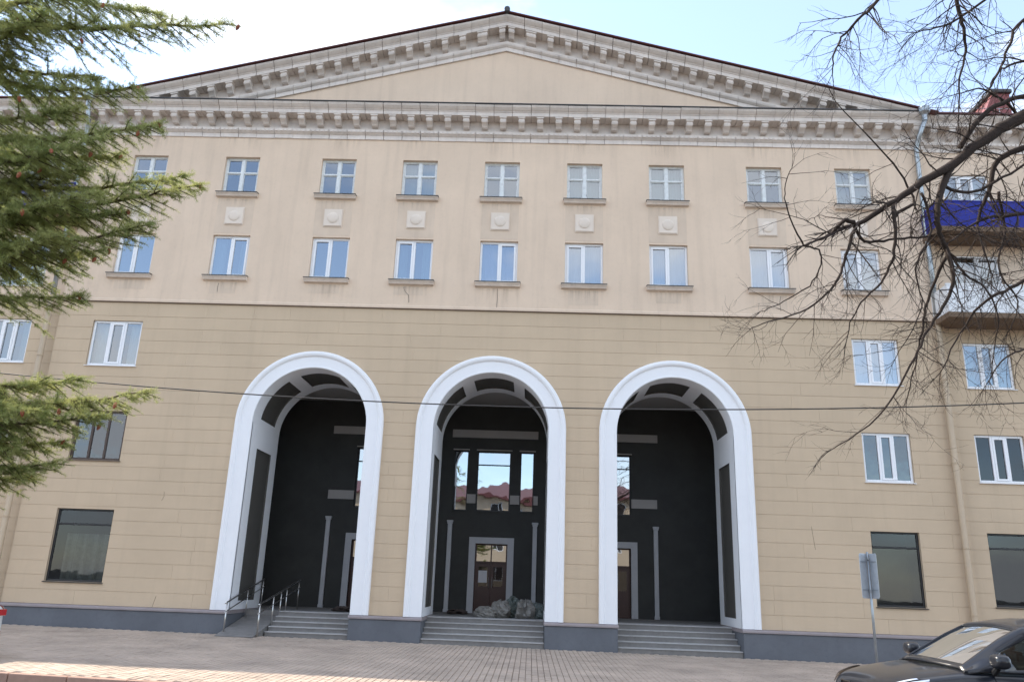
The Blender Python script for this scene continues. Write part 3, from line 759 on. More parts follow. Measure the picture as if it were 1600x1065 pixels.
# back wall with openings: three bays
BAYS = (-4.42, -0.08, 4.20)
bo = []
for c in BAYS: bo += [(c-0.62, c+0.58, 4.04, 6.14), (c-0.56, c+0.56, PZ, 2.92)]
for (a, b) in ((-1.52, -1.03), (0.85, 1.33)): bo.append((a, b, 4.04, 6.14))
pw = MB(); grid_wall(pw, -PXE, PXE, 0.0, PC+0.05, bo, PB)
for w in bo: reveal(pw, *w, PB, PB+0.2)
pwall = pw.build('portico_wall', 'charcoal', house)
for i, c in enumerate(BAYS):
    q = MB(); q.box(c-1.56, c+1.54, PB-0.05, PB-0.002, 6.62, 6.90); q.build('frieze_panel', 'portico_grey', pwall)
    lintels = [(c-0.66, c+0.62)]
    if i == 1: bands = [(-1.03, -0.70), (0.50, 0.85), (1.33, 1.50)]; lintels += [(-1.58, -1.0), (0.80, 1.38)]
    else: bands = [(c-1.56, c-0.62), (c+0.58, c+1.5)]
    for (a, b) in bands: q = MB(); q.box(a+0.01, b-0.01, PB-0.04, PB-0.002, 4.29, 4.60); q.build('frieze_panel', 'portico_grey', pwall)
    for (a, b) in lintels: q = MB(); q.box(a, b, PB-0.05, PB-0.002, 6.16, 6.20); q.build('lintel', 'portico_grey', pwall)
    window_pvc(house, c-0.62, c+0.58, 4.04, 6.14, PB, 400+i, 1, mat='dark_frame', gl='glass_portico', transom=5.66, dosill=False, inset=0.08, fw=0.04)
    # door with white surround
    d = MB(); d.box(c-0.78, c-0.56, PB-0.07, PB+0.1, PZ, 2.92); d.box(c+0.56, c+0.78, PB-0.07, PB+0.1, PZ, 2.92); d.box(c-0.78, c+0.78, PB-0.07, PB+0.1, 2.92, 3.13)
    d.build('door_surround', 'portico_trim', house)
    dm = MB(); frame_box(dm, c-0.56, c+0.56, PZ, 2.92, 0.05, PB+0.08, PB+0.16); dm.box(c-0.51, c+0.51, PB+0.075, PB+0.16, 2.27, 2.33); dm.box(c-0.02, c+0.02, PB+0.075, PB+0.16, 2.33, 2.87)
    door = dm.build('door', 'door_brown', house)
    for (a, b) in ((c-0.51, c-0.02), (c+0.02, c+0.51)):
        p = MB(); p.quad((a, PB+0.12, 2.33), (b, PB+0.12, 2.33), (b, PB+0.12, 2.87), (a, PB+0.12, 2.87)); p.build('transom_pane', 'glass_portico', door)
        lf = MB(); a2, b2 = (a, c-0.004) if a < c-0.1 else (c+0.004, b)
        lf.box(a2, b2, PB+0.11, PB+0.15, PZ+0.01, 2.27); lf.box(a2+0.09, b2-0.09, PB+0.10, PB+0.11, PZ+0.15, PZ+0.7); 
        leaf = lf.build('door_leaf', 'door_brown', door)
        p = MB(); p.quad((a2+0.09, PB+0.105, 1.5), (b2-0.09, PB+0.105, 1.5), (b2-0.09, PB+0.105, 2.15), (a2+0.09, PB+0.105, 2.15)); p.build('door_pane', 'glass_ground', door)
        h = MB(); hx = c-0.06 if a < c-0.1 else c+0.06
        h.tube([(hx, PB+0.05, 1.45), (hx, PB+0.05, 1.80)], 0.012, 6); h.build('handle', 'stainless', door)
    if i == 1:
        p = MB(); p.box(c-0.42, c-0.12, PB+0.09, PB+0.1, 1.62, 2.02); p.build('notice', 'paper', door)
for (a, b) in ((-1.52, -1.03), (0.85, 1.33)):
    window_pvc(house, a, b, 4.04, 6.14, PB, 420, 1, mat='dark_frame', gl='glass_portico', dosill=False, inset=0.08, fw=0.03)
for px_ in (-1.56, 1.42, -5.86, -2.9, 2.72, 5.62):
    q = MB(); q.box(px_-0.075, px_+0.075, PB-0.09, PB-0.001, PZ+0.0, 3.62); q.box(px_-0.11, px_+0.11, PB-0.12, PB-0.001, 3.62, 3.68); q.box(px_-0.095, px_+0.095, PB-0.105, PB-0.001, 3.56, 3.62); q.box(px_-0.09, px_+0.09, PB-0.10, PB-0.001, PZ, PZ+0.1)
    q.build('pilaster', 'portico_trim', house, bevel=0.006, segs=1)
# floor and steps
NS = 5; TR = 0.29; FE = 1.40
fl = MB(); fl.box(-PXE, PXE, RV, PB+0.2, PZ-0.2, PZ)
for xc in ARCHES: fl.box(xc-1.73, xc+1.73, FE, RV-0.001, PZ-0.5, PZ)
fl.build('portico_floor', 'step_stone', house)
for xc in ARCHES:
    x0, x1 = xc-1.72, xc+1.72
    if xc < -1: x0 = xc-0.62
    base = gz(xc); rise = (PZ-base)/(NS+0.0)
    for k in range(NS):
        zt = base+rise*(k+1) if k < NS-1 else PZ+0.004
        y0 = FE-TR*(NS-1-k)-0.30 if k < NS-1 else FE-0.30
        q = MB(); q.box(x0, x1, y0, y0+TR+0.06 if k < NS-1 else FE+0.3, zt-rise-0.05, zt-0.03)
        s = q.build('step', 'step_stone', house)
        q = MB(); q.box(x0, x1, y0-0.025, y0+TR+0.02 if k < NS-1 else FE+0.3, zt-0.03, zt); q.build('step_slab', 'step_edge', s, bevel=0.006, segs=1)
# access ramp beside the left steps
rm = MB(); rx0, rx1 = -7.20, -6.16
gy = -1.0
rm.poly([(rx0, gy, gz(-6.6)+0.01), (rx1, gy, gz(-6.6)+0.01), (rx1, 2.2, PZ+0.005), (rx0, 2.2, PZ+0.005)])
rm.poly([(rx1, gy, gz(-6.6)-0.1), (rx1, 2.2, -0.2), (rx1, 2.2, PZ+0.005), (rx1, gy, gz(-6.6)+0.01)])
rm.build('ramp', 'step_stone', house)

# ------------------------------------------------------------------ drainpipes
def drainpipe(parent, x, yo, s):
    mb = MB()
    mb.tube([(x, -0.62+yo, 16.510), (x-s*0.10, -0.30+yo, 16.066), (x-s*0.16, -0.16+yo, 15.72), (x-s*0.16, -0.16+yo, 12.0), (x-s*0.16, -0.16+yo, 9.85)], 0.075, 10)
    p = mb.build('drainpipe', 'galvanised', parent, smooth=True)
    f = MB(); f.tube([(x, -0.66+yo, 16.926), (x, -0.66+yo, 16.775), (x, -0.64+yo, 16.681), (x, -0.62+yo, 16.492)], [0.19, 0.17, 0.085, 0.085], 10); f.build('funnel', 'galvanised', p)
    l = MB(); l.tube([(x-s*0.16, -0.16+yo, 9.9), (x-s*0.16, -0.16+yo, 0.55), (x-s*0.16, -0.24+yo, 0.32), (x-s*0.16, -0.42+yo, 0.22)], 0.085, 10); l.build('lower_pipe', 'pipe_beige', p, smooth=True)
    for z in (14.6, 12.6, 10.9, 7.9, 5.4, 3.0, 1.2):
        c = MB(); c.tube([(x-s*0.16, -0.16+yo, z), (x-s*0.16, -0.16+yo, z+0.04)], 0.095, 10); c.box(x-s*0.16-0.012, x-s*0.16+0.012, -0.10+yo, yo, z, z+0.03); c.build('bracket', 'galvanised' if z > 9.8 else 'pipe_beige', p)
drainpipe(house, -HX-0.1, 0.0, 1)
drainpipe(house, HX-0.1, 0.0, 1)
# loose cables and cracks on the wall
for pts in ([(-2.96, 10.50), (-2.90, 10.36), (-2.78, 10.24), (-2.76, 10.0)], [(0.02, 10.53), (0.02, 10.40), (0.03, 10.2), (0.02, 9.85)], [(-8.9, 10.5), (-8.92, 10.35), (-8.91, 10.2)], [(8.9, 10.5), (8.86, 10.3), (8.88, 10.02)]):
    q = MB(); q.tube([(x, -0.028, z) for x, z in pts], 0.0055, 5); q.build('cable', 'cable_black', upper)

# ------------------------------------------------------------------ wings left and right of the house
def wing(s, label):
    x0, x1 = (HX+0.001, 26.0) if s > 0 else (-26.0, -HX-0.001)
    yo = 0.15
    w = empty('apartment_wing', (0, 0, 0)); tag(w, label, 'building', 'wings beside the main house')
    if s > 0:
        cols = [(14.40, 15.85), (18.2, 19.6), (21.6, 23.0)]
    else:
        cols = [(-16.25, -14.80), (-19.8, -18.3), (-23.2, -21.7)]
    lw = []
    for (a, b) in cols: lw += [(a, b, 7.76, 9.19), (a, b, 4.93, 6.34), (a, b, 1.46, 3.48)]
    lower_wall(w, x0, x1, yo, lw, (), 40+s, 3.4)
    for k, q in enumerate(lw):
        if k % 3 == 2: window_pvc(w, *q, yo, 500+k+s*50, 1, dosill=False, mat='dark_frame', gl='glass_ground', transom=q[2]+1.6, inset=0.08, fw=0.055)
        else: window_pvc(w, *q, yo, 500+k+s*50, 3, dosill=False, drape=None if k % 3 else 'curtain_dull', gl='glass_ground' if k % 3 else 'glass_old', inset=0.06, op=(1,))
    uws = []
    for (a, b) in cols: uws += [(a+0.05, b+0.1, 13.0, 14.95), (a+0.05, b+0.1, 10.3, 12.1)]
    mb = MB(); grid_wall(mb, x0, x1, 9.78, 15.764, uws, yo-0.02)
    for q in uws: reveal(mb, *q, yo-0.02, yo+0.2)
    mb.build('upper_wall', 'stucco_peach', w)
    for k, q in enumerate(uws): window_pvc(w, *q, yo-0.02, 600+k+s*50, 3 if k % 2 == 0 else 2, dosill=False, drape='curtain' , gl='glass_old', inset=0.06, op=(1,))
    q = MB(); q.box(x0, x1, yo-0.14, yo+2, -0.9, ZP-0.1); q.build('plinth', 'plinth_grey', w)
    q = MB(); q.box(x0, x1, yo-0.17, yo+2, ZP-0.1, ZP-0.003); q.build('plinth_cap', 'plinth_cap', w)
    ce_ = cornice_run(w, x0+(0.06 if s > 0 else 0), x1-(0.06 if s < 0 else 0), yo)
    r = MB(); r.poly([(x0, yo-0.68, 16.832), (x1, yo-0.68, 16.832), (x1, 7, 19.2), (x0, 7, 19.2)]); r.poly([(x0, yo-0.68, 16.832), (x0, yo-0.68, 16.888), (x1, yo-0.68, 16.888), (x1, yo-0.68, 16.832)][::-1]); r.poly([(x0, yo-0.68, 16.888), (x1, yo-0.68, 16.888), (x1, 7, 19.26), (x0, 7, 19.26)][::1])
    r.poly([(x0, 7, 19.26), (x1, 7, 19.26), (x1, 14, 16.775), (x0, 14, 16.775)])
    rf = r.build('roof', 'roof_maroon', w)
    bk = MB(); bk.quad((x0, 14, -0.5), (x1, 14, -0.5), (x1, 14, 17), (x0, 14, 17)); xe = x1 if s > 0 else x0
    bk.quad((xe, yo, -0.5), (xe, 14, -0.5), (xe, 14, 17), (xe, yo, 17)); bk.poly([(xe, yo, 17), (xe, 14, 17), (xe, 7, 19.2)]); bk.build('rear_wall', 'stucco_peach', w)
    rl = MB()                                       # roof railing
    for z in (0.25, 0.5): rl.tube([(x0+0.3, 0.4, 17.15+z), (x1-0.3, 0.4, 17.15+z)], 0.012, 5)
    x = x0+0.4
    while x < x1: rl.tube([(x, 0.4, 17.1), (x, 0.4, 17.68)], 0.012, 5); x += 1.3
    rl.build('roof_railing', 'galvanised', w)
    # balconies
    b0, b1 = (13.55, 17.2) if s > 0 else (-17.4, -13.62)
    for (zb, zt, mat) in ((12.58, 13.42, 'balcony_blue'), (9.80, 10.66, 'balcony_white')):
        if s < 0 and mat == 'balcony_white': continue
        sl = MB(); sl.box(b0-0.04, b1+0.04, -1.0, yo-0.02, zb-0.16, zb); ba = sl.build('balcony', 'balcony_soffit', w)
        nx = 6
        for k in range(nx):
            a = b0+(b1-b0)*k/nx; b = b0+(b1-b0)*(k+1)/nx
            p = MB(); p.box(a+0.003, b-0.003, -0.985, -0.955, zb-0.03, zt); p.build('parapet_panel', mat, ba)
        for xx in (b0, b1-0.03): p = MB(); p.box(xx, xx+0.03, -0.953, yo-0.021, zb-0.03, zt); p.build('parapet_panel', mat, ba)
        p = MB(); p.box(b0-0.02, b1+0.02, -1.0, -0.94, zt, zt+0.04); p.build('handrail', mat, ba)
    if s > 0:                                       # maroon dormer with dark cap
        d = MB(); d.prism_y([(17.3, 18.0), (18.7, 18.0), (18.72, 19.75), (18.1, 19.75)], 2.6, 4.4, True); dm = d.build('dormer', 'dormer_red', w)
        d = MB(); d.box(18.0, 18.8, 2.5, 4.5, 19.75, 19.92); d.build('dormer_cap', 'flashing', dm, bevel=0.05)
    return w
wing(1, 'right hand wing with blue and white balconies behind the bare tree')
wing(-1, 'left hand wing mostly hidden behind the spruce branches')

# ------------------------------------------------------------------ handrails of the ramp
def handrail(x, y0, y1, za, zb, posts, label):
    h = empty('handrail', (x, y0, gz(x))); tag(h, label, 'handrail', 'steel handrails of the ramp')
    def P(y, dz): t = (y-y0)/(y1-y0); return (0, y-y0, za+(zb-za)*t+dz-gz(x))
    for dz, rr in ((0.86, 0.024), (0.62, 0.016)):
        q = MB(); q.tube([P(y0-0.08, dz), P(y0, dz), P(y1, dz), P(y1+0.06, dz)], rr, 8); q.build('rail', 'stainless', h, smooth=True)
    for y in posts:
        q = MB(); a = P(y, 0); b = P(y, 0.86); q.tube([(0, a[1], a[2]-0.03), (0, b[1], b[2])], 0.02, 8); q.build('post', 'stainless', h, smooth=True)
handrail(-6.12, -0.75, 3.0, gz(-6.1)+0.0, 0.64, (-0.72, 0.45, 1.15, 1.7, 2.95), 'stainless handrail between the ramp and the left steps')
handrail(-7.12, -0.55, 2.5, gz(-7.1)+0.0, 0.64, (-0.52, 1.1, 2.45), 'stainless handrail along the left jamb of the left arch')

# ------------------------------------------------------------------ sacks and debris on the portico floor
def lump(name, loc, scl, mat, seed, label, cat, flat=0.0, rough=0.22):
    r = random.Random(seed); mb = MB(); nu, nv = 24, 15
    ph = [(r.uniform(0, 6.28), r.uniform(0, 6.28), r.randint(2, 5), r.randint(2, 4), r.uniform(0.4, 1)) for _ in range(7)]
    fold = [(r.uniform(0, 6.28), r.randint(5, 11), r.randint(3, 9), r.uniform(0.3, 1)) for _ in range(6)]
    for j in range(nv+1):
        th = math.pi*j/nv
        for i in range(nu):
            f = 2*math.pi*i/nu
            d = 1+rough*sum(a[4]*math.sin(a[2]*f+a[0])*math.sin(a[3]*th+a[1]) for a in ph)/3.5 + 0.30*rough*sum(a[3]*abs(math.sin(a[1]*f+a[2]*th+a[0])) for a in fold)/2.2*math.sin(th) + r.gauss(0, rough*0.30)*math.sin(th)
            z = math.cos(th)*d
            if z < -0.55: z = -0.55-(-0.55-z)*0.08
            mb.v.append((scl[0]*math.sin(th)*math.cos(f)*d, scl[1]*math.sin(th)*math.sin(f)*d, scl[2]*(z+0.58)))
    for j in range(nv):
        for i in range(nu): mb.f.append((j*nu+i, (j+1)*nu+i, (j+1)*nu+(i+1) % nu, j*nu+(i+1) % nu))
    o = mb.build(name, mat, None, smooth=False); o.location = loc; o.rotation_euler = (0, 0, r.uniform(0, 6))
    tag(o, label, cat, 'sacks heaped in the middle arch' if cat == 'sack' else 'debris heaps on the portico floor'); return o
lump('sack', (-0.02, 1.95, PZ), (0.36, 0.26, 0.20), 'sack', 1, 'low pale sack at the left end of the heap in the middle arch', 'sack')
lump('sack', (0.42, 2.15, PZ), (0.30, 0.28, 0.30), 'sack', 2, 'crumpled grey sack standing beside the low pale sack', 'sack', rough=0.34)
lump('sack', (0.78, 2.5, PZ), (0.34, 0.30, 0.34), 'sack_green', 3, 'dark greenish plastic sack in front of the middle door jamb', 'sack', rough=0.4)
lump('sack', (1.16, 2.2, PZ), (0.30, 0.26, 0.32), 'sack', 4, 'torn grey plastic sack right of the dark greenish one', 'sack', rough=0.42)
lump('sack', (1.48, 2.35, PZ), (0.28, 0.26, 0.28), 'sack_green', 5, 'green sack against the right jamb of the middle arch', 'sack', rough=0.34)
lump('debris_heap', (-4.55, 2.5, PZ), (0.34, 0.26, 0.09), 'rubble_brown', 6, 'small brown debris heap on the floor of the left arch', 'debris', rough=0.4)
lump('debris_heap', (-1.05, 3.6, PZ), (0.34, 0.26, 0.09), 'rubble_brown', 8, 'dark debris left of the middle door', 'debris', rough=0.4)

# ------------------------------------------------------------------ road sign seen from behind
SX, SY = 8.86, -5.0
sg = empty('road_sign', (SX, SY, gz(SX)), -0.38); tag(sg, 'grey backs of two tall sign plates on a thin steel pole', 'sign')
q = MB(); q.tube([(0, 0, -0.05), (0, 0, 2.72)], 0.028, 10); q.build('pole', 'galvanised', sg, smooth=True)
for (a, dy) in ((math.radians(62), 1), (math.radians(-62), -1)):
    q = MB(); W_, H0, H1 = 0.30, 1.72, 2.68; c = 0.04
    sx = -1 if dy > 0 else 1
    ux, uy = sx*math.cos(a), -abs(math.sin(a))
    o_ = 0.033*sx
    pts = [(0, H0), (W_-c, H0), (W_, H0+c), (W_, H1-c), (W_-c, H1), (0, H1)]
    nx, ny = -uy*0.004, ux*0.004
    i = len(q.v); n = len(pts)
    q.v += [(o_+p*ux+nx, p*uy+ny, z) for p, z in pts]+[(o_+p*ux-nx, p*uy-ny, z) for p, z in pts]
    q.f.append(tuple(range(i, i+n))); q.f.append(tuple(range(i+2*n-1, i+n-1, -1)))
    for k in range(n): k2 = (k+1) % n; q.f.append((i+k2, i+k, i+n+k, i+n+k2))
    pn = q.build('plate', 'sign_grey', sg)
    for zc_ in (1.9, 2.5):                              # stiffening rails on the backs
        st_ = MB(); st_.tube([(o_, -0.012, zc_), (o_+0.27*ux, 0.27*uy-0.012, zc_)], 0.012, 4); st_.build('rail', 'galvanised', pn)
for z in (1.85, 2.55):
    q = MB(); q.tube([(0, 0, z), (0, 0, z+0.05)], 0.042, 10); q.build('clamp', 'galvanised', sg)

# ------------------------------------------------------------------ overhead cable
q = MB(); pts = []
for k in range(61):
    x = -24+48*k/60; pts.append((x, -10.0, 4.628-0.0085*(x-0.56)+0.0041*(x-0.56)**2 + 0.006*(x-0.56)))
q.tube(pts, 0.011, 6); tag(q.build('overhead_cable', 'cable_black'), 'thin black overhead cable sagging across the three arches', 'cable')

# ------------------------------------------------------------------ cars
def lerp_tab(x, xs, ys):
    return float(np.interp(x, xs, ys))
def car(name, paint, label, loc, rz, front=True):
    root = empty(name, loc, rz); tag(root, label, 'car', 'parked cars')
    L = 4.65
    S = [0, .05, .16, .38, .8, 1.25, 1.7, 2.3, 3.0, 3.6, 4.1, 4.42, 4.58, 4.65]
    Wt = [.60, .70, .80, .875, .915, .93, .935, .935, .935, .925, .90, .85, .78, .70]
    ZB = [.34, .28, .24, .21, .2, .2, .2, .2, .2, .2, .22, .27, .32, .36]
    ZT = [.70, .79, .85, .905, .965, 1.01, 1.02, 1.02, 1.03, 1.05, 1.08, 1.08, 1.05, .96]
    def section(s):
        w, zb, zt = lerp_tab(s, S, Wt), lerp_tab(s, S, ZB), lerp_tab(s, S, ZT)
        zs = zt-0.085
        return [(0, zb), (.6*w, zb), (.93*w, zb+.03), (.985*w, zb+.14), (.99*w, .47), (1.0*w, .60), (.985*w, zs-.12), (.945*w, zs-.015), (.87*w, zs+.035), (.6*w, zt-.012), (.3*w, zt), (0, zt+.004)]
    mb = MB(); NP = len(section(0)); rows = []
    for s in S:
        sec = section(s); row = [(-s, y, z) for y, z in sec]+[(-s, -y, z) for y, z in sec[::-1][1:-1]]
        rows.append(row); mb.v += row
    n = len(rows[0])
    for a in range(len(S)-1):
        for k in range(n): k2 = (k+1) % n; mb.f.append((a*n+k, (a+1)*n+k, (a+1)*n+k2, a*n+k2))
    mb.f.append(tuple(range(n))); mb.f.append(tuple((len(S)-1)*n+k for k in range(n))[::-1])
    body = mb.build('body', paint, root, smooth=True)
    ss = body.modifiers.new('subd', 'SUBSURF'); ss.levels = 2; ss.render_levels = 2
    def B(s, t, off=0.012, side=1):                # t in section index units
        sec = section(s); k = min(int(t), NP-2); f = t-k
        y = sec[k][0]*(1-f)+sec[k+1][0]*f; z = sec[k][1]*(1-f)+sec[k+1][1]*f
        dy, dz = sec[k+1][0]-sec[k][0], sec[k+1][1]-sec[k][1]; ln = math.hypot(dy, dz) or 1
        return (-s+(off*0.6 if s < .6 else (-off*0.6 if s > 4.2 else 0)), side*(y+dz/ln*off), z-dy/ln*off)
    def patch(nm, mat, s0, s1, t0, t1, side, off=0.012, ns=5, nt=4, s0b=None, s1b=None, parent=body):
        s0b = s0 if s0b is None else s0b; s1b = s1 if s1b is None else s1b
        q = MB()
        for i in range(ns+1):
            for j in range(nt+1):
                v = j/nt; a = s0+(s0b-s0)*v; b = s1+(s1b-s1)*v
                q.v.append(B(a+(b-a)*i/ns, t0+(t1-t0)*v, off, side))
        for i in range(ns):
            for j in range(nt): k = i*(nt+1)+j; f = (k, k+1, k+nt+2, k+nt+1); q.f.append(f if side > 0 else f[::-1])
        return q.build(nm, mat, parent, smooth=True)
    # cabin
    CS = [1.12, 1.45, 1.75, 2.08, 2.5, 2.9, 3.3, 3.62, 3.95, 4.2]
    CZ_ = [.99, 1.15, 1.295, 1.425, 1.475, 1.48, 1.45, 1.36, 1.19, 1.05]
    CB = [.80, .845, .86, .865, .865, .865, .86, .84, .80, .74]
    CR = [.70, .66, .625, .60, .595, .595, .59, .59, .60, .62]
    def Kp(s, v, off=0.0, side=1):
        zr, yb, yr = lerp_tab(s, CS, CZ_), lerp_tab(s, CS, CB), lerp_tab(s, CS, CR); zb = 0.955
        zr = max(zr, zb+0.03)
        if v < 0.55:
            t = v/0.55; y = yb+(yr+.035-yb)*t; z = zb+(zr-.055-zb)*t; y += 0.03*math.sin(t*math.pi)
        elif v < 0.68:
            t = (v-.55)/.13; y = yr+.035-0.075*t; z = zr-.055+.038*math.sin(t*1.571)
        else:
            t = (v-.68)/.32; y = (yr-.04)*(1-t); z = zr-.017+.03*math.sin(t*1.571)
        return (-s-(0 if v < .68 or s > 2 else -0.16*math.sin((v-.68)/.32*1.571)*max(0, (2.08-s)/0.96)), side*(y+off), z+off*0.6)
    us = sorted(set([1.12+i*0.08 for i in range(39)]+[1.2, 1.62, 2.02, 2.5, 2.58, 3.4, 3.48, 4.1]))
    us = [u for u in us if u <= 4.2]
    vs = [0, .06, .15, .25, .35, .46, .55, .59, .635, .68, .74, .80, .86, .92, 1.0]
    def cls(s, v):
        if v > .66 and 1.18 < s < 2.02: return 'windscreen'
        if v > .66 and 3.42 < s < 4.08: return 'rear_window'
        if .06 < v < .46 and 1.62 < s < 2.5: return 'side_window_f'
        if .06 < v < .46 and 2.58 < s < 3.45: return 'side_window_r'
        return 'roof'
    buckets = {}
    for side in (1, -1):
        for a, b in zip(us[:-1], us[1:]):
            for c, d in zip(vs[:-1], vs[1:]):
                k = cls((a+b)/2, (c+d)/2)
                key = (k, side) if k.startswith('side') else (k, 0)
                m_ = buckets.setdefault(key, MB())
                q = [Kp(a, c, 0, side), Kp(b, c, 0, side), Kp(b, d, 0, side), Kp(a, d, 0, side)]
                m_.poly(q if side < 0 else q[::-1])
    for (k, sd), m_ in buckets.items():
        if k == 'roof': o = m_.build('roof', paint, root, smooth=True)
        else: o = m_.build('windscreen' if k == 'windscreen' else ('rear_window' if k == 'rear_window' else 'side_window'), 'glass_car', root, smooth=True)
        w_ = o.modifiers.new('weld', 'WELD'); w_.merge_threshold = 0.0005
        if k == 'roof':
            so = o.modifiers.new('solid', 'SOLIDIFY'); so.thickness = 0.02; so.offset = -1
    # interior
    q = MB(); q.box(-1.7, -1.25, -.74, .74, .6, .98); q.build('dashboard', 'car_trim', root, bevel=0.05)
    for (sx, w_) in ((-2.45, .26), (-3.35, .26)):
        for yy in (-.36, .36):
            q = MB(); q.box(sx-.14, sx, yy-w_, yy+w_, .5, 1.13); q.box(sx-.12, sx-.02, yy-.13, yy+.13, 1.13, 1.32); q.build('seat', 'car_trim', root, bevel=0.04)
    # shut lines, sill, mirrors, handles
    for side in (1, -1):
        for s in (1.46, 2.54, 3.52):
            q = MB(); q.tube([B(s, 3.2, 0.0, side), B(s, 4.5, 0.0, side), B(s, 5.5, 0.0, side), B(s, 6.6, 0.0, side), B(s, 7.4, 0, side)], 0.006, 5); q.build('door_gap', 'car_trim', body)
        for s in (2.32, 3.3):
            h = MB(); p = Vector(B(s, 6.3, 0.025, side)); h.box(p.x-.10, p.x+.10, p.y-.012, p.y+.012, p.z-.014, p.z+.014); h.build('door_handle', paint, body, bevel=0.008)
        mr = MB(); nu, nv = 14, 10; cx, cyy, cz = -1.47, side*1.02, 1.085
        for j in range(nv+1):
            th = math.pi*j/nv
            for i in range(nu):
                f = 2*math.pi*i/nu; sp = lambda t, e: math.copysign(abs(t)**e, t)
                mr.v.append((cx+.085*sp(math.cos(th), .8)+(.03 if j < nv/2 else 0), cyy+.12*sp(math.sin(th), .6)*sp(math.cos(f), .75), cz+.075*sp(math.sin(th), .6)*sp(math.sin(f), .75)))
        for j in range(nv):
            for i in range(nu): mr.f.append((j*nu+i, (j+1)*nu+i, (j+1)*nu+(i+1) % nu, j*nu+(i+1) % nu))
        mo = mr.build('mirror', paint, root, smooth=True)
        st_ = MB(); st_.tube([(-1.46, side*.88, .96), (-1.46, side*.97, 1.02)], [.04, .03], 8); st_.build('mirror_stalk', 'car_trim', mo)
        # lamps
        patch('headlight', 'car_trim', .05, .62, 6.9, 7.9, side, 0.014, s0b=.09, s1b=.5)
        patch('headlight_lens', 'lamp_white', .10, .60, 7.05, 7.35, side, 0.020, s0b=.10, s1b=.62)
        patch('headlight_lens', 'lamp_white', .10, .50, 7.62, 7.85, side, 0.020, s0b=.14, s1b=.48)
        patch('tail_light', 'lamp_red', 4.30, 4.62, 6.3, 7.5, side, 0.014, s0b=4.36, s1b=4.62)
        patch('reflector', 'lamp_red', 4.45, 4.6, 3.6, 4.0, side, 0.014)
    for side in (1, -1):
        q = MB(); q.box(-4.672, -4.60, *sorted((side*.40, side*.72)), .80, .93); q.build('tail_light', 'lamp_red', body, bevel=0.015)
        q = MB(); q.box(-4.668, -4.60, *sorted((side*.45, side*.66)), .40, .44); q.build('reflector', 'lamp_red', body, bevel=0.008)
    # wheels
    for s in (.88, 3.68):
        for side in (1, -1):
            q = MB(); ring = 28; prof = [(.20, -.10), (.30, -.11), (.335, -.08), (.34, 0), (.335, .08), (.30, .11), (.20, .10)]
            cx, cyy, cz = -s, side*.84, .335
            for k in range(ring):
                an = 2*math.pi*k/ring
                for (rr, yy) in prof: q.v.append((cx+rr*math.cos(an), cyy+yy, cz+rr*math.sin(an)))
            m_ = len(prof)
            for k in range(ring):
                k2 = (k+1) % ring
                for a in range(m_-1): q.f.append((k*m_+a, k*m_+a+1, k2*m_+a+1, k2*m_+a))
            wl_ = q.build('wheel', 'rubber', root, smooth=True)
            r_ = MB(); r_.tube([(cx, cyy+side*.03, cz), (cx, cyy+side*.06, cz)], .22, 24)
            for k in range(10):
                an = k*math.pi/5; r_.tube([(cx, cyy+side*.085, cz), (cx+.21*math.cos(an), cyy+side*.10, cz+.21*math.sin(an))], .02, 5)
            r_.build('rim', 'alloy', wl_)
            wa = MB(); pts = []
            for k in range(15):
                an = math.pi*k/14; pts.append((cx+.40*math.cos(an), side*lerp_tab(s, S, Wt)*.995, cz+.40*math.sin(an)))
            wa.tube(pts, .03, 6); wa.build('wheel_arch', 'car_trim', body)
            wd = MB(); wd.tube([(cx, side*.70, cz), (cx, side*(lerp_tab(s, S, Wt)*.99+.004), cz)], .385, 28); wd.build('wheel_well', 'rubber', body)
    # grille: two upright kidney-shaped openings with thin bright frames and slats
    for side in (1, -1):
        q = MB(); y0, y1 = side*.05, side*.36
        q.prism_y([(0, 0)]*0 or [(min(y0, y1), .45), (max(y0, y1), .45), (max(y0, y1)-.02, .74), (min(y0, y1)+.02, .74)], 0, 0.03)
        q.v = [(0.045-(0.06 if v[2] > .6 else 0)-v[1], v[0], v[2]) for v in q.v]
        gr = q.build('grille', 'car_trim', root)
        f = MB(); pp = [(0.05, y0, .45), (0.05, y1, .45), (-0.005, y1-side*.02, .745), (-0.005, y0+side*.02, .745), (0.05, y0, .45)]
        f.tube(pp, .012, 6); f.build('grille_frame', 'car_trim', gr)
        for k in range(6):
            yy = y0+(y1-y0)*(k+.5)/6; f = MB(); f.tube([(0.05, yy, .46), (0.0, yy, .73)], .006, 5); f.build('slat', 'car_trim', gr)
    q = MB(); q.box(-4.66, -4.62, -.26, .26, .62, .74); q.build('number_plate', 'paper', root)
    return root
car('parked_car', 'car_black', 'black car facing left parked at the lower right corner', (5.50, -12.50, gz(5)-0.15), math.pi+0.06).scale = (0.93, 1, 1.12)
car('parked_car', 'car_white', 'white car whose red tail light shows at the left edge', (-13.42, -8.4, gz(-9)), math.pi-0.02).scale = (1, 1, 0.9)

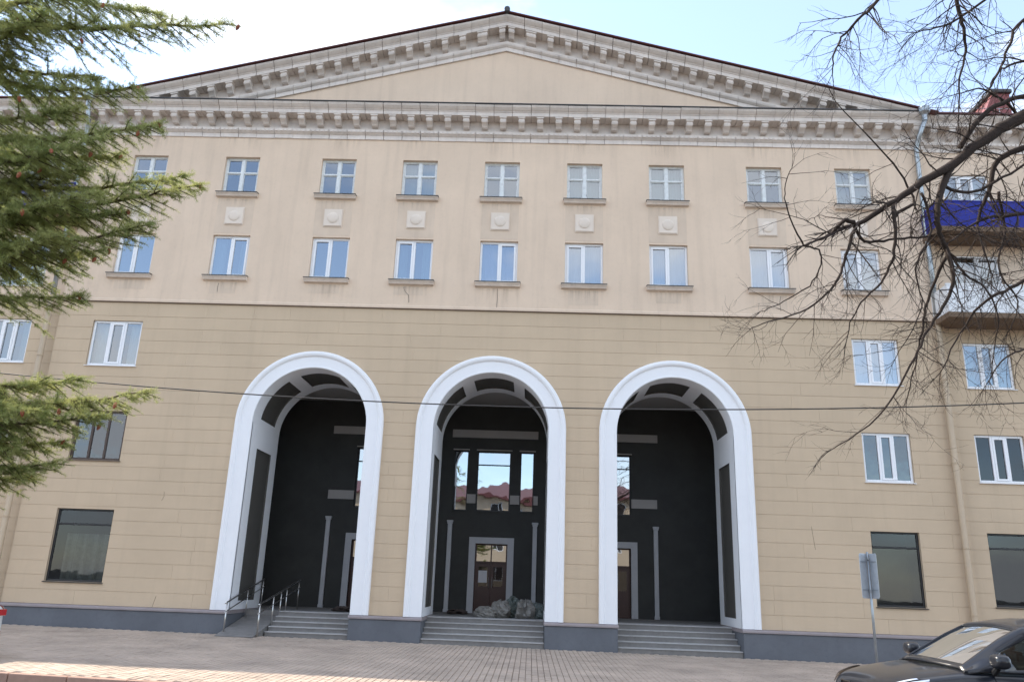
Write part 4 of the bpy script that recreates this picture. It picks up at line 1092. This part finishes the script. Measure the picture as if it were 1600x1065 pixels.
# ------------------------------------------------------------------ spruce on the left
nr = np.random.RandomState(11)
def rotm(axis, ang):
    a = axis/np.linalg.norm(axis); K = np.array([[0, -a[2], a[1]], [a[2], 0, -a[0]], [-a[1], a[0], 0]])
    return np.eye(3)+math.sin(ang)*K+(1-math.cos(ang))*K@K
def fast_mesh(name, verts, tris, mat):
    me = bpy.data.meshes.new(name); nv, nt = len(verts), len(tris)
    me.vertices.add(nv); me.vertices.foreach_set('co', np.asarray(verts, np.float32).ravel())
    me.loops.add(nt*3); me.loops.foreach_set('vertex_index', np.asarray(tris, np.int32).ravel())
    me.polygons.add(nt); me.polygons.foreach_set('loop_start', np.arange(0, nt*3, 3, dtype=np.int32))
    me.update(calc_edges=True); me.materials.append(MATS[mat]); return me
def twig_template(nn, seed):
    """needles around a unit twig along +x: array (nn,3,3) of triangles"""
    r = np.random.RandomState(seed); T = []
    for k in range(nn):
        t = (k+r.rand())/nn; an = k*2.4+r.rand()*0.6
        d = np.array([0.55, math.cos(an)*0.95, math.sin(an)*0.95+0.10]); d /= np.linalg.norm(d)
        L = 0.024*(1.15-0.35*t)
        p = np.array([t*1.0, 0, 0]); side = np.cross(d, r.randn(3)); side /= np.linalg.norm(side)
        T.append((p, d*L, side*0.0016))
    return T
TW = [twig_template(46, s) for s in range(4)]
TWA = [(np.array([t[0] for t in q]), np.array([t[1] for t in q]), np.array([t[2] for t in q])) for q in TW]
spruce = empty('spruce_tree'); tag(spruce, 'green spruce with reddish cones reaching in from the left edge', 'tree')
SK = 0.55                                        # the tree stands about five metres off
trunk_px = pix_depth(-170, 500, 9.6*SK)
TX, TY = trunk_px.x, trunk_px.y
TB = gz(TX)-0.15
spruce.location = (0, 0, 0)
wood = MB(); cone_spots = []
def sweep(pts, r0, r1, sides=5):
    n = len(pts); wood.tube(pts, [r0+(r1-r0)*k/(n-1) for k in range(n)], sides, cap=False)
twig_list = []
def add_twig(p, d, L): twig_list.append((p[0], p[1], p[2], d[0], d[1], d[2], L))
def bake_twigs():
    A = np.array(twig_list); p = A[:, :3]; d = A[:, 3:6]/np.linalg.norm(A[:, 3:6], axis=1)[:, None]; L = A[:, 6]
    s_ = np.cross(np.array([0, 0, 1.0]), d); ns = np.linalg.norm(s_, axis=1)[:, None]; s_ = s_/np.maximum(ns, 1e-4); u = np.cross(d, s_)
    which = nr.randint(4, size=len(A)); out = []
    NT_ = len(TW[0])
    for w in range(4):
        m_ = which == w; P0, DD, SS = TWA[w]
        M = np.stack([d[m_], s_[m_], u[m_]], axis=1)                      # (n,3,3) rows local axes
        base = p[m_][:, None, :]+(P0[None, :, :1]*L[m_][:, None, None])*d[m_][:, None, :]
        jit = nr.uniform(0.75, 1.2, size=(m_.sum(), NT_, 1))
        dd = np.einsum('kj,nji->nki', DD, M)*jit; sd = np.einsum('kj,nji->nki', SS, M)
        keep = nr.rand(m_.sum(), NT_) < np.clip(L[m_]/0.10, 0.45, 1.0)[:, None]
        tri = np.stack([base-sd, base+sd, base+dd], axis=2)[keep]
        out.append(tri)
    return np.concatenate(out)
def branch(root, tip, sag, dens=1.0, lenf=1.0, cones=0.04):
    root = np.array(root, float); tip = np.array(tip, float); L = np.linalg.norm(tip-root)
    n = 24; t = np.linspace(0, 1, n)
    pts = root[None]+(tip-root)[None]*t[:, None]; pts[:, 2] += -sag*np.sin(t*math.pi)*(1-t*0.3)
    pts += nr.randn(n, 3)*0.006
    sweep([tuple(p) for p in pts], 0.008+0.009*L, 0.003, 6)
    main = (tip-root)/L
    side0 = np.cross(main, np.array([0, 0, 1.0])); side0 /= np.linalg.norm(side0)
    s = 0.12*L; 
    while s < L:
        f = s/L; k = min(int(f*(n-1)), n-2); p = pts[k]+(pts[k+1]-pts[k])*(f*(n-1)-k); tan = pts[k+1]-pts[k]; tan /= np.linalg.norm(tan)
        for sg_ in (-1, 1):
            sl = lenf*(0.16+0.62*min(1.0, (1-f)*1.6))*(0.35+0.65*min(1, f*3.0))*nr.uniform(0.55, 1.1)
            droop = nr.uniform(-0.6, 0.10)-0.08
            d = tan*0.80+side0*sg_*nr.uniform(0.35, 0.9)+np.array([0, 0, droop]); d /= np.linalg.norm(d)
            m_ = max(2, int(sl/0.065)); q = p.copy(); path = [tuple(q)]; dd = d.copy()
            for j in range(m_):
                dd = dd+np.array([0, 0, 0.045])*(1 if j > m_*0.5 else -0.6)+nr.randn(3)*0.05; dd /= np.linalg.norm(dd)
                stepv = dd*(sl/m_); 
                add_twig(q, dd, sl/m_*1.25)
                if nr.rand() < 0.92*dens:
                    for s2 in (-1, 1):
                        if nr.rand() < 0.15: continue
                        sd = np.cross(dd, np.array([0, 0, 1.0])); sd /= (np.linalg.norm(sd)+1e-6)
                        d2 = dd*0.55+sd*s2*nr.uniform(0.5, 1.0)+np.array([0, 0, nr.uniform(-0.45, 0.5)])
                        add_twig(q, d2, nr.uniform(0.045, 0.095)*(1.0-0.3*j/m_))
                if nr.rand() < 0.5*dens: add_twig(q, dd*0.4+nr.randn(3)*0.6+np.array([0, 0, 0.3]), nr.uniform(0.04, 0.08))
                q = q+stepv; path.append(tuple(q))
            wood.tube(path, [0.0045*(1-0.7*j/m_) for j in range(m_+1)], 4, cap=False)
            if nr.rand() < cones: cone_spots.append((q.copy(), dd.copy()))
        add_twig(p, tan, 0.10)
        s += nr.uniform(0.042, 0.07)/dens
    for _ in range(3): add_twig(tip-main*0.05, main+nr.randn(3)*0.25, 0.12)
    if nr.rand() < 0.7: cone_spots.append((tip.copy(), main.copy()))
def tp(px, py, dep): p = pix_depth(px, py, dep); return (p.x, p.y, p.z)
def onrunk(z, dx=0.0): return (TX+dx, TY, z)
SPEC = [  # (photo position of the tip, its distance, root height above the tip, sag, density)
    ((350, 36), 9.3, 0.9, 0.10), ((250, 22), 9.9, 1.1, 0.05), ((165, -30), 8.9, 1.0, 0.1), ((215, 138), 9.2, 1.0, 0.18),
    ((150, 120), 9.8, 0.8, 0.15), 
    ((248, 193), 9.0, 0.55, 0.20), ((160, 215), 8.6, 0.5, 0.20), ((190, 245), 9.6, 0.6, 0.20), 
    ((312, 288), 9.1, 0.30, 0.34), ((290, 275), 9.5, 0.35, 0.30), ((240, 350), 8.8, 0.35, 0.30), ((170, 390), 9.4, 0.40, 0.28), ((150, 300), 8.7, 0.3, 0.2),
    ((125, 462), 9.2, 0.5, 0.22),
    ((232, 612), 9.1, 0.25, 0.36), ((130, 592), 9.5, 0.30, 0.3), ((160, 650), 8.9, 0.35, 0.3), ((100, 690), 9.3, 0.35, 0.25), ((60, 640), 8.7, 0.3, 0.2),
    ((70, 20), 9.0, 0.6, 0.1), ((120, 170), 9.3, 0.5, 0.15), ((130, 265), 9.3, 0.4, 0.2), ((200, 330), 9.2, 0.35, 0.25), ((90, 370), 8.7, 0.4, 0.2), ((40, 400), 9.5, 0.4, 0.2), ((30, 30), 9.3, .5, .1), 
    ((130, 625), 9.2, 0.3, 0.25), ((60, 600), 9.4, 0.3, 0.2),
    ((92, 722), 9.0, 0.25, 0.25), ((50, 745), 9.4, 0.3, 0.25), ((20, 700), 8.7, 0.2, 0.2),
]
for (px_, dep, rise_, sag) in SPEC:
    t = tp(px_[0], px_[1], dep*SK); branch(onrunk(t[2]+rise_*SK), t, sag*SK, lenf=0.62)
# the rest of the tree: whorls all round the trunk, outside the picture
zt = 1.6
while zt < 9.6:
    reach = 2.3*(1-(zt-1.5)/10.5)
    for k in range(5):
        an = nr.uniform(0, 2*math.pi)
        tip = np.array([TX+math.cos(an)*reach, TY+math.sin(an)*reach, zt-0.35+nr.uniform(-.2, .2)])
        u, v, d = to_pix(tip)
        if d > 0.5 and -60 < u < 1700 and -60 < v < 1100: continue
        vx = np.array([TX+math.cos(an)*reach*.6, TY+math.sin(an)*reach*.6, zt]); u, v, d = to_pix(vx)
        if d > 0.5 and 0 < u < 1600 and 0 < v < 1065: continue
        branch(onrunk(zt), tip, 0.15, 0.4, 0.8, 0.0)
    zt += 0.62
tr_ = MB(); tr_.tube([(TX, TY, TB-0.1), (TX, TY, TB+0.4), (TX+0.02, TY, 4), (TX-0.02, TY, 7), (TX, TY, 10.6)], [0.20, 0.16, 0.11, 0.06, 0.01], 14)
tk = tr_.build('trunk', 'bark_spruce', spruce, smooth=True)
wood.build('branches', 'bark_spruce', spruce)['kind'] = 'stuff'
V = bake_twigs().reshape(-1, 3); T = np.arange(len(V)).reshape(-1, 3)
cr = bpy.data.objects.new('crown', fast_mesh('crown', V, T, 'needles')); C.objects.link(cr); cr.parent = spruce; cr['kind'] = 'stuff'
print('needles', len(T), 'cones', len(cone_spots))
cn = MB()
for a in range(7):
    z = -0.055*a/6; rr = 0.0165*math.sin(math.pi*(0.18+0.74*a/6))
    for k in range(8): cn.v.append((rr*math.cos(k*.785+a*.39), rr*math.sin(k*.785+a*.39), z))
for a in range(6):
    for k in range(8): cn.f.append((a*8+k, a*8+(k+1) % 8, (a+1)*8+(k+1) % 8, (a+1)*8+k))
cn.f.append(tuple(range(8))); cn.f.append(tuple(48+k for k in range(8))[::-1])
cnm = mesh_of(cn, 'cone', 'cone_red')
for (p, d) in cone_spots[::2][:60]:
    inst('cone', cnm, spruce, tuple(p+np.array([0, 0, 0.01])), (nr.uniform(-.5, .5), nr.uniform(-.5, .5), 0), (0.7, 0.7, 0.75))

# ------------------------------------------------------------------ bare tree on the right
br = random.Random(23)
bare = empty('bare_tree'); tag(bare, 'leafless dark tree whose limbs hang in from the right edge', 'tree')
limbs = MB(); twigs = MB()
def vrand(s): return Vector((br.gauss(0, s), br.gauss(0, s), br.gauss(0, s)))
def smooth_path(ctrl, sub=5):
    out = []; n = len(ctrl)
    for i in range(n-1):
        p0, p1, p2, p3 = ctrl[max(i-1, 0)], ctrl[i], ctrl[i+1], ctrl[min(i+2, n-1)]
        for k in range(sub):
            t = k/sub
            out.append(0.5*((2*p1)+(p2-p0)*t+(2*p0-5*p1+4*p2-p3)*t*t+(3*p1-p0-3*p2+p3)*t**3))
    out.append(ctrl[-1]); return out
def grow(p, d, L, r, lvl):
    n = 5 if lvl < 3 else 4
    pts = [p.copy()]; q = p.copy(); d = d.normalized()
    curl = vrand(0.10)
    for k in range(n):
        d = (d+curl+vrand(0.13)+Vector((0, 0, -0.05 if lvl < 3 else 0.03))).normalized()
        q = q+d*(L/n); pts.append(q.copy())
    (twigs).tube(pts, [r*(1-0.72*k/n) for k in range(n+1)], 4 if lvl < 2 else 3, cap=False)
    if lvl >= 3:
        return
    kids = max(2, int(L/(0.13, 0.10, 0.085)[lvl-1 if lvl > 0 else 0]))
    for _ in range(kids):
        t = br.uniform(0.12, 1.0)*n; k = min(int(t), n-1); b = pts[k]+(pts[k+1]-pts[k])*(t-k)
        ax = (pts[k+1]-pts[k]).normalized(); sd = ax.cross(vrand(1)).normalized()
        nd = ax*br.uniform(0.5, 0.95)+sd*br.uniform(0.45, 0.9)+Vector((0, 0, -0.10))
        grow(b, nd, L*br.uniform(0.28, 0.55), max(r*0.50, 0.0016), lvl+1)
bt = pix_depth(1830, 480, 9.3); BX, BY = bt.x, bt.y
TRUNK = smooth_path([Vector((BX+0.15, BY, gz(BX)-0.3)), Vector((BX+0.1, BY, 1.0)), Vector((BX, BY, 3.5)), Vector((BX-0.05, BY, 6.5)), pix_depth(1790, 90, 9.0), pix_depth(1700, -250, 9.0)])
def limb(px_pts, r0, r1, dep0, dep1, spawn=1.0, lv=1, L0=0.7):
    n = len(px_pts)
    ctrl = [pix_depth(x, y, dep0+(dep1-dep0)*i/(n-1)+br.gauss(0, 0.05)) for i, (x, y) in enumerate(px_pts)]
    if px_pts[0][0] >= 1620 or px_pts[0][1] < -50:      # springs from the trunk
        zj = min(ctrl[0].z+0.25, TRUNK[-2].z); ctrl = [min(TRUNK, key=lambda q: abs(q.z-zj)).copy()]+ctrl
    elif px_pts[-1][0] >= 1620:
        zj = min(ctrl[-1].z, TRUNK[-2].z); ctrl = ctrl+[min(TRUNK, key=lambda q: abs(q.z-zj)).copy()]
    pth = smooth_path(ctrl); m_ = len(pth)
    pth = [p+vrand(0.006) for p in pth]
    rad = [(r0+(r1-r0)*(k/(m_-1))**0.8)*br.uniform(0.93, 1.07) for k in range(m_)]
    limbs.tube(pth, rad, 8)
    ln = sum((pth[k+1]-pth[k]).length for k in range(m_-1))
    for _ in range(int(ln*9.0*spawn)):
        k = br.randrange(1, m_-1); ax = (pth[k+1]-pth[k-1]).normalized(); sd = ax.cross(vrand(1)).normalized()
        nd = ax*br.uniform(0.2, 0.8)+sd+Vector((0, 0, -0.25))
        grow(pth[k], nd, L0*br.uniform(0.4, 1.2), max(0.0035, min(rad[k]*0.4, 0.0085)), lv)
    for _ in range(3): grow(pth[-1], (pth[-1]-pth[-3])+vrand(0.02), L0*0.6, r1*0.8, lv+1)
limb([(1790, 90), (1680, 140), (1600, 182), (1540, 216), (1490, 255), (1430, 292), (1380, 326), (1337, 352)], 0.105, 0.022, 9.0, 8.6, 0.9)
limb([(1337, 352), (1318, 345), (1298, 366), (1256, 384)], 0.030, 0.010, 8.6, 8.5, 1.0)
limb([(1337, 352), (1352, 376), (1400, 374), (1450, 370)], 0.020, 0.010, 8.6, 8.7, 0.8)
limb([(1484, 262), (1466, 315), (1466, 356), (1480, 392), (1489, 430), (1478, 470), (1446, 520), (1422, 570), (1372, 650), (1302, 702)], 0.040, 0.005, 8.7, 8.3, 0.8)
limb([(1396, 315), (1398, 345), (1396, 400), (1376, 442), (1338, 482), (1322, 532)], 0.026, 0.005, 8.6, 8.4, 0.9)
limb([(1394, 340), (1420, 322), (1428, 315), (1405, 268), (1352, 206), (1306, 160)], 0.022, 0.005, 8.6, 8.9, 0.5)
limb([(1256, 384), (1230, 330), (1226, 296), (1236, 262)], 0.010, 0.004, 8.5, 8.4, 0.6)
limb([(1334, 360), (1318, 410), (1304, 445), (1262, 482), (1200, 502), (1172, 514)], 0.020, 0.004, 8.6, 8.3, 1.0)
limb([(1256, 384), (1282, 395), (1270, 440), (1225, 470), (1190, 486)], 0.012, 0.004, 8.5, 8.3, 0.9)
limb([(1478, 400), (1450, 470), (1440, 520), (1430, 570), (1418, 620)], 0.020, 0.005, 8.7, 8.8, 1.0)
limb([(1500, -120), (1494, -10), (1506, 45), (1508, 80), (1500, 122), (1497, 190)], 0.035, 0.006, 8.9, 8.7, 1.0)
limb([(1460, -120), (1372, 0), (1345, 26), (1315, 60), (1303, 86), (1300, 118)], 0.028, 0.006, 8.8, 8.5, 0.9)
limb([(1640, -60), (1500, 28), (1470, 42), (1428, 50)], 0.022, 0.006, 9.0, 8.8, 1.1)
limb([(1700, -20), (1600, 30), (1575, 75), (1555, 125), (1530, 160)], 0.030, 0.006, 9.1, 8.9, 1.0)
limb([(1720, 60), (1600, 95), (1560, 112), (1545, 140)], 0.025, 0.006, 9.2, 9.0, 1.0)
limb([(1720, 200), (1620, 225), (1560, 250), (1545, 300), (1528, 350), (1548, 420)], 0.06, 0.008, 9.2, 8.9, 1.0)
limb([(1740, 300), (1640, 330), (1590, 335), (1530, 345), (1480, 380)], 0.045, 0.008, 9.2, 8.8, 1.0)
limb([(1740, 380), (1640, 420), (1590, 445), (1540, 470), (1500, 520), (1470, 580)], 0.04, 0.006, 9.3, 8.9, 1.0)
limb([(1500, 230), (1545, 172), (1600, 150), (1660, 130)], 0.03, 0.02, 8.7, 9.1, 0.8)
limb([(1560, 300), (1570, 360), (1560, 420), (1590, 470), (1575, 520)], 0.018, 0.005, 9.0, 9.0, 1.2)
limb([(1480, 390), (1510, 430), (1540, 450), (1560, 500), (1550, 560)], 0.016, 0.005, 8.8, 8.9, 1.2)
limb([(1440, 300), (1455, 360), (1430, 420), (1440, 480), (1400, 560)], 0.016, 0.004, 8.6, 8.4, 1.2)
limb([(1600, 190), (1570, 160), (1530, 140), (1490, 150)], 0.02, 0.005, 9.1, 8.9, 1.2)
limb([(1740, 480), (1640, 530), (1600, 545), (1570, 560), (1540, 600)], 0.03, 0.005, 9.3, 9.1, 0.8)
limb([(1470, 290), (1520, 300), (1580, 270), (1640, 250)], 0.02, 0.01, 8.8, 9.1, 0.8)
tk = MB(); tk.tube(TRUNK, [0.30-0.20*k/25 for k in range(26)], 14)
tk.build('trunk', 'bark_dark', bare, smooth=True)
limbs.build('limbs', 'bark_dark', bare, smooth=True)['kind'] = 'stuff'
tw = twigs.build('twigs', 'bark_dark', bare); tw['kind'] = 'stuff'
print('twig faces', len(twigs.f))

# ------------------------------------------------------------------ house across the street, seen only in the window panes
far = empty('apartment_building', (0, -52, 0)); tag(far, 'sunlit beige three storey house across the street mirrored in the panes', 'building')
material('far_beige', (0.50, 0.40, 0.29), 0.9, noise=0.1, nscale=0.4, streak=0.2)
FW = []
for j in range(3):
    for k in range(14): FW.append((-27+k*4.0, -25.6+k*4.0, 1.6+j*3.1, 3.2+j*3.1))
q = MB(); grid_wall(q, -30, 30, -1, 9.9, FW, 0)
q.quad((30, -12, -1), (30, 0, -1), (30, 0, 9.9), (30, -12, 9.9)); q.quad((-30, 0, -1), (-30, -12, -1), (-30, -12, 9.9), (-30, 0, 9.9))
q.quad((-30, -12, -1), (30, -12, -1), (30, -12, 9.9), (-30, -12, 9.9))
wl_far = q.build('wall', 'far_beige', far)
q = MB(); q.prism_x([(0.5, 9.9), (0.5, 10.2), (-6, 12.0), (-12.5, 10.2), (-12.5, 9.9)], -30.5, 30.5); q.build('roof', 'roof_maroon', far)
wq = MB(); frame_box(wq, 0, 1.4, 0, 1.6, 0.08, -0.2, -0.1); wq.box(0.66, 0.74, -0.2, -0.1, 0.08, 1.52); wm = mesh_of(wq, 'window', 'pvc')
pq = MB(); pq.box(0.05, 1.35, -0.24, -0.21, 0.05, 1.55); pm = mesh_of(pq, 'pane', 'interior')
for (a, b, c, d) in FW:
    w_ = inst('window', wm, far, (a, 0, c)); inst('pane', pm, w_)
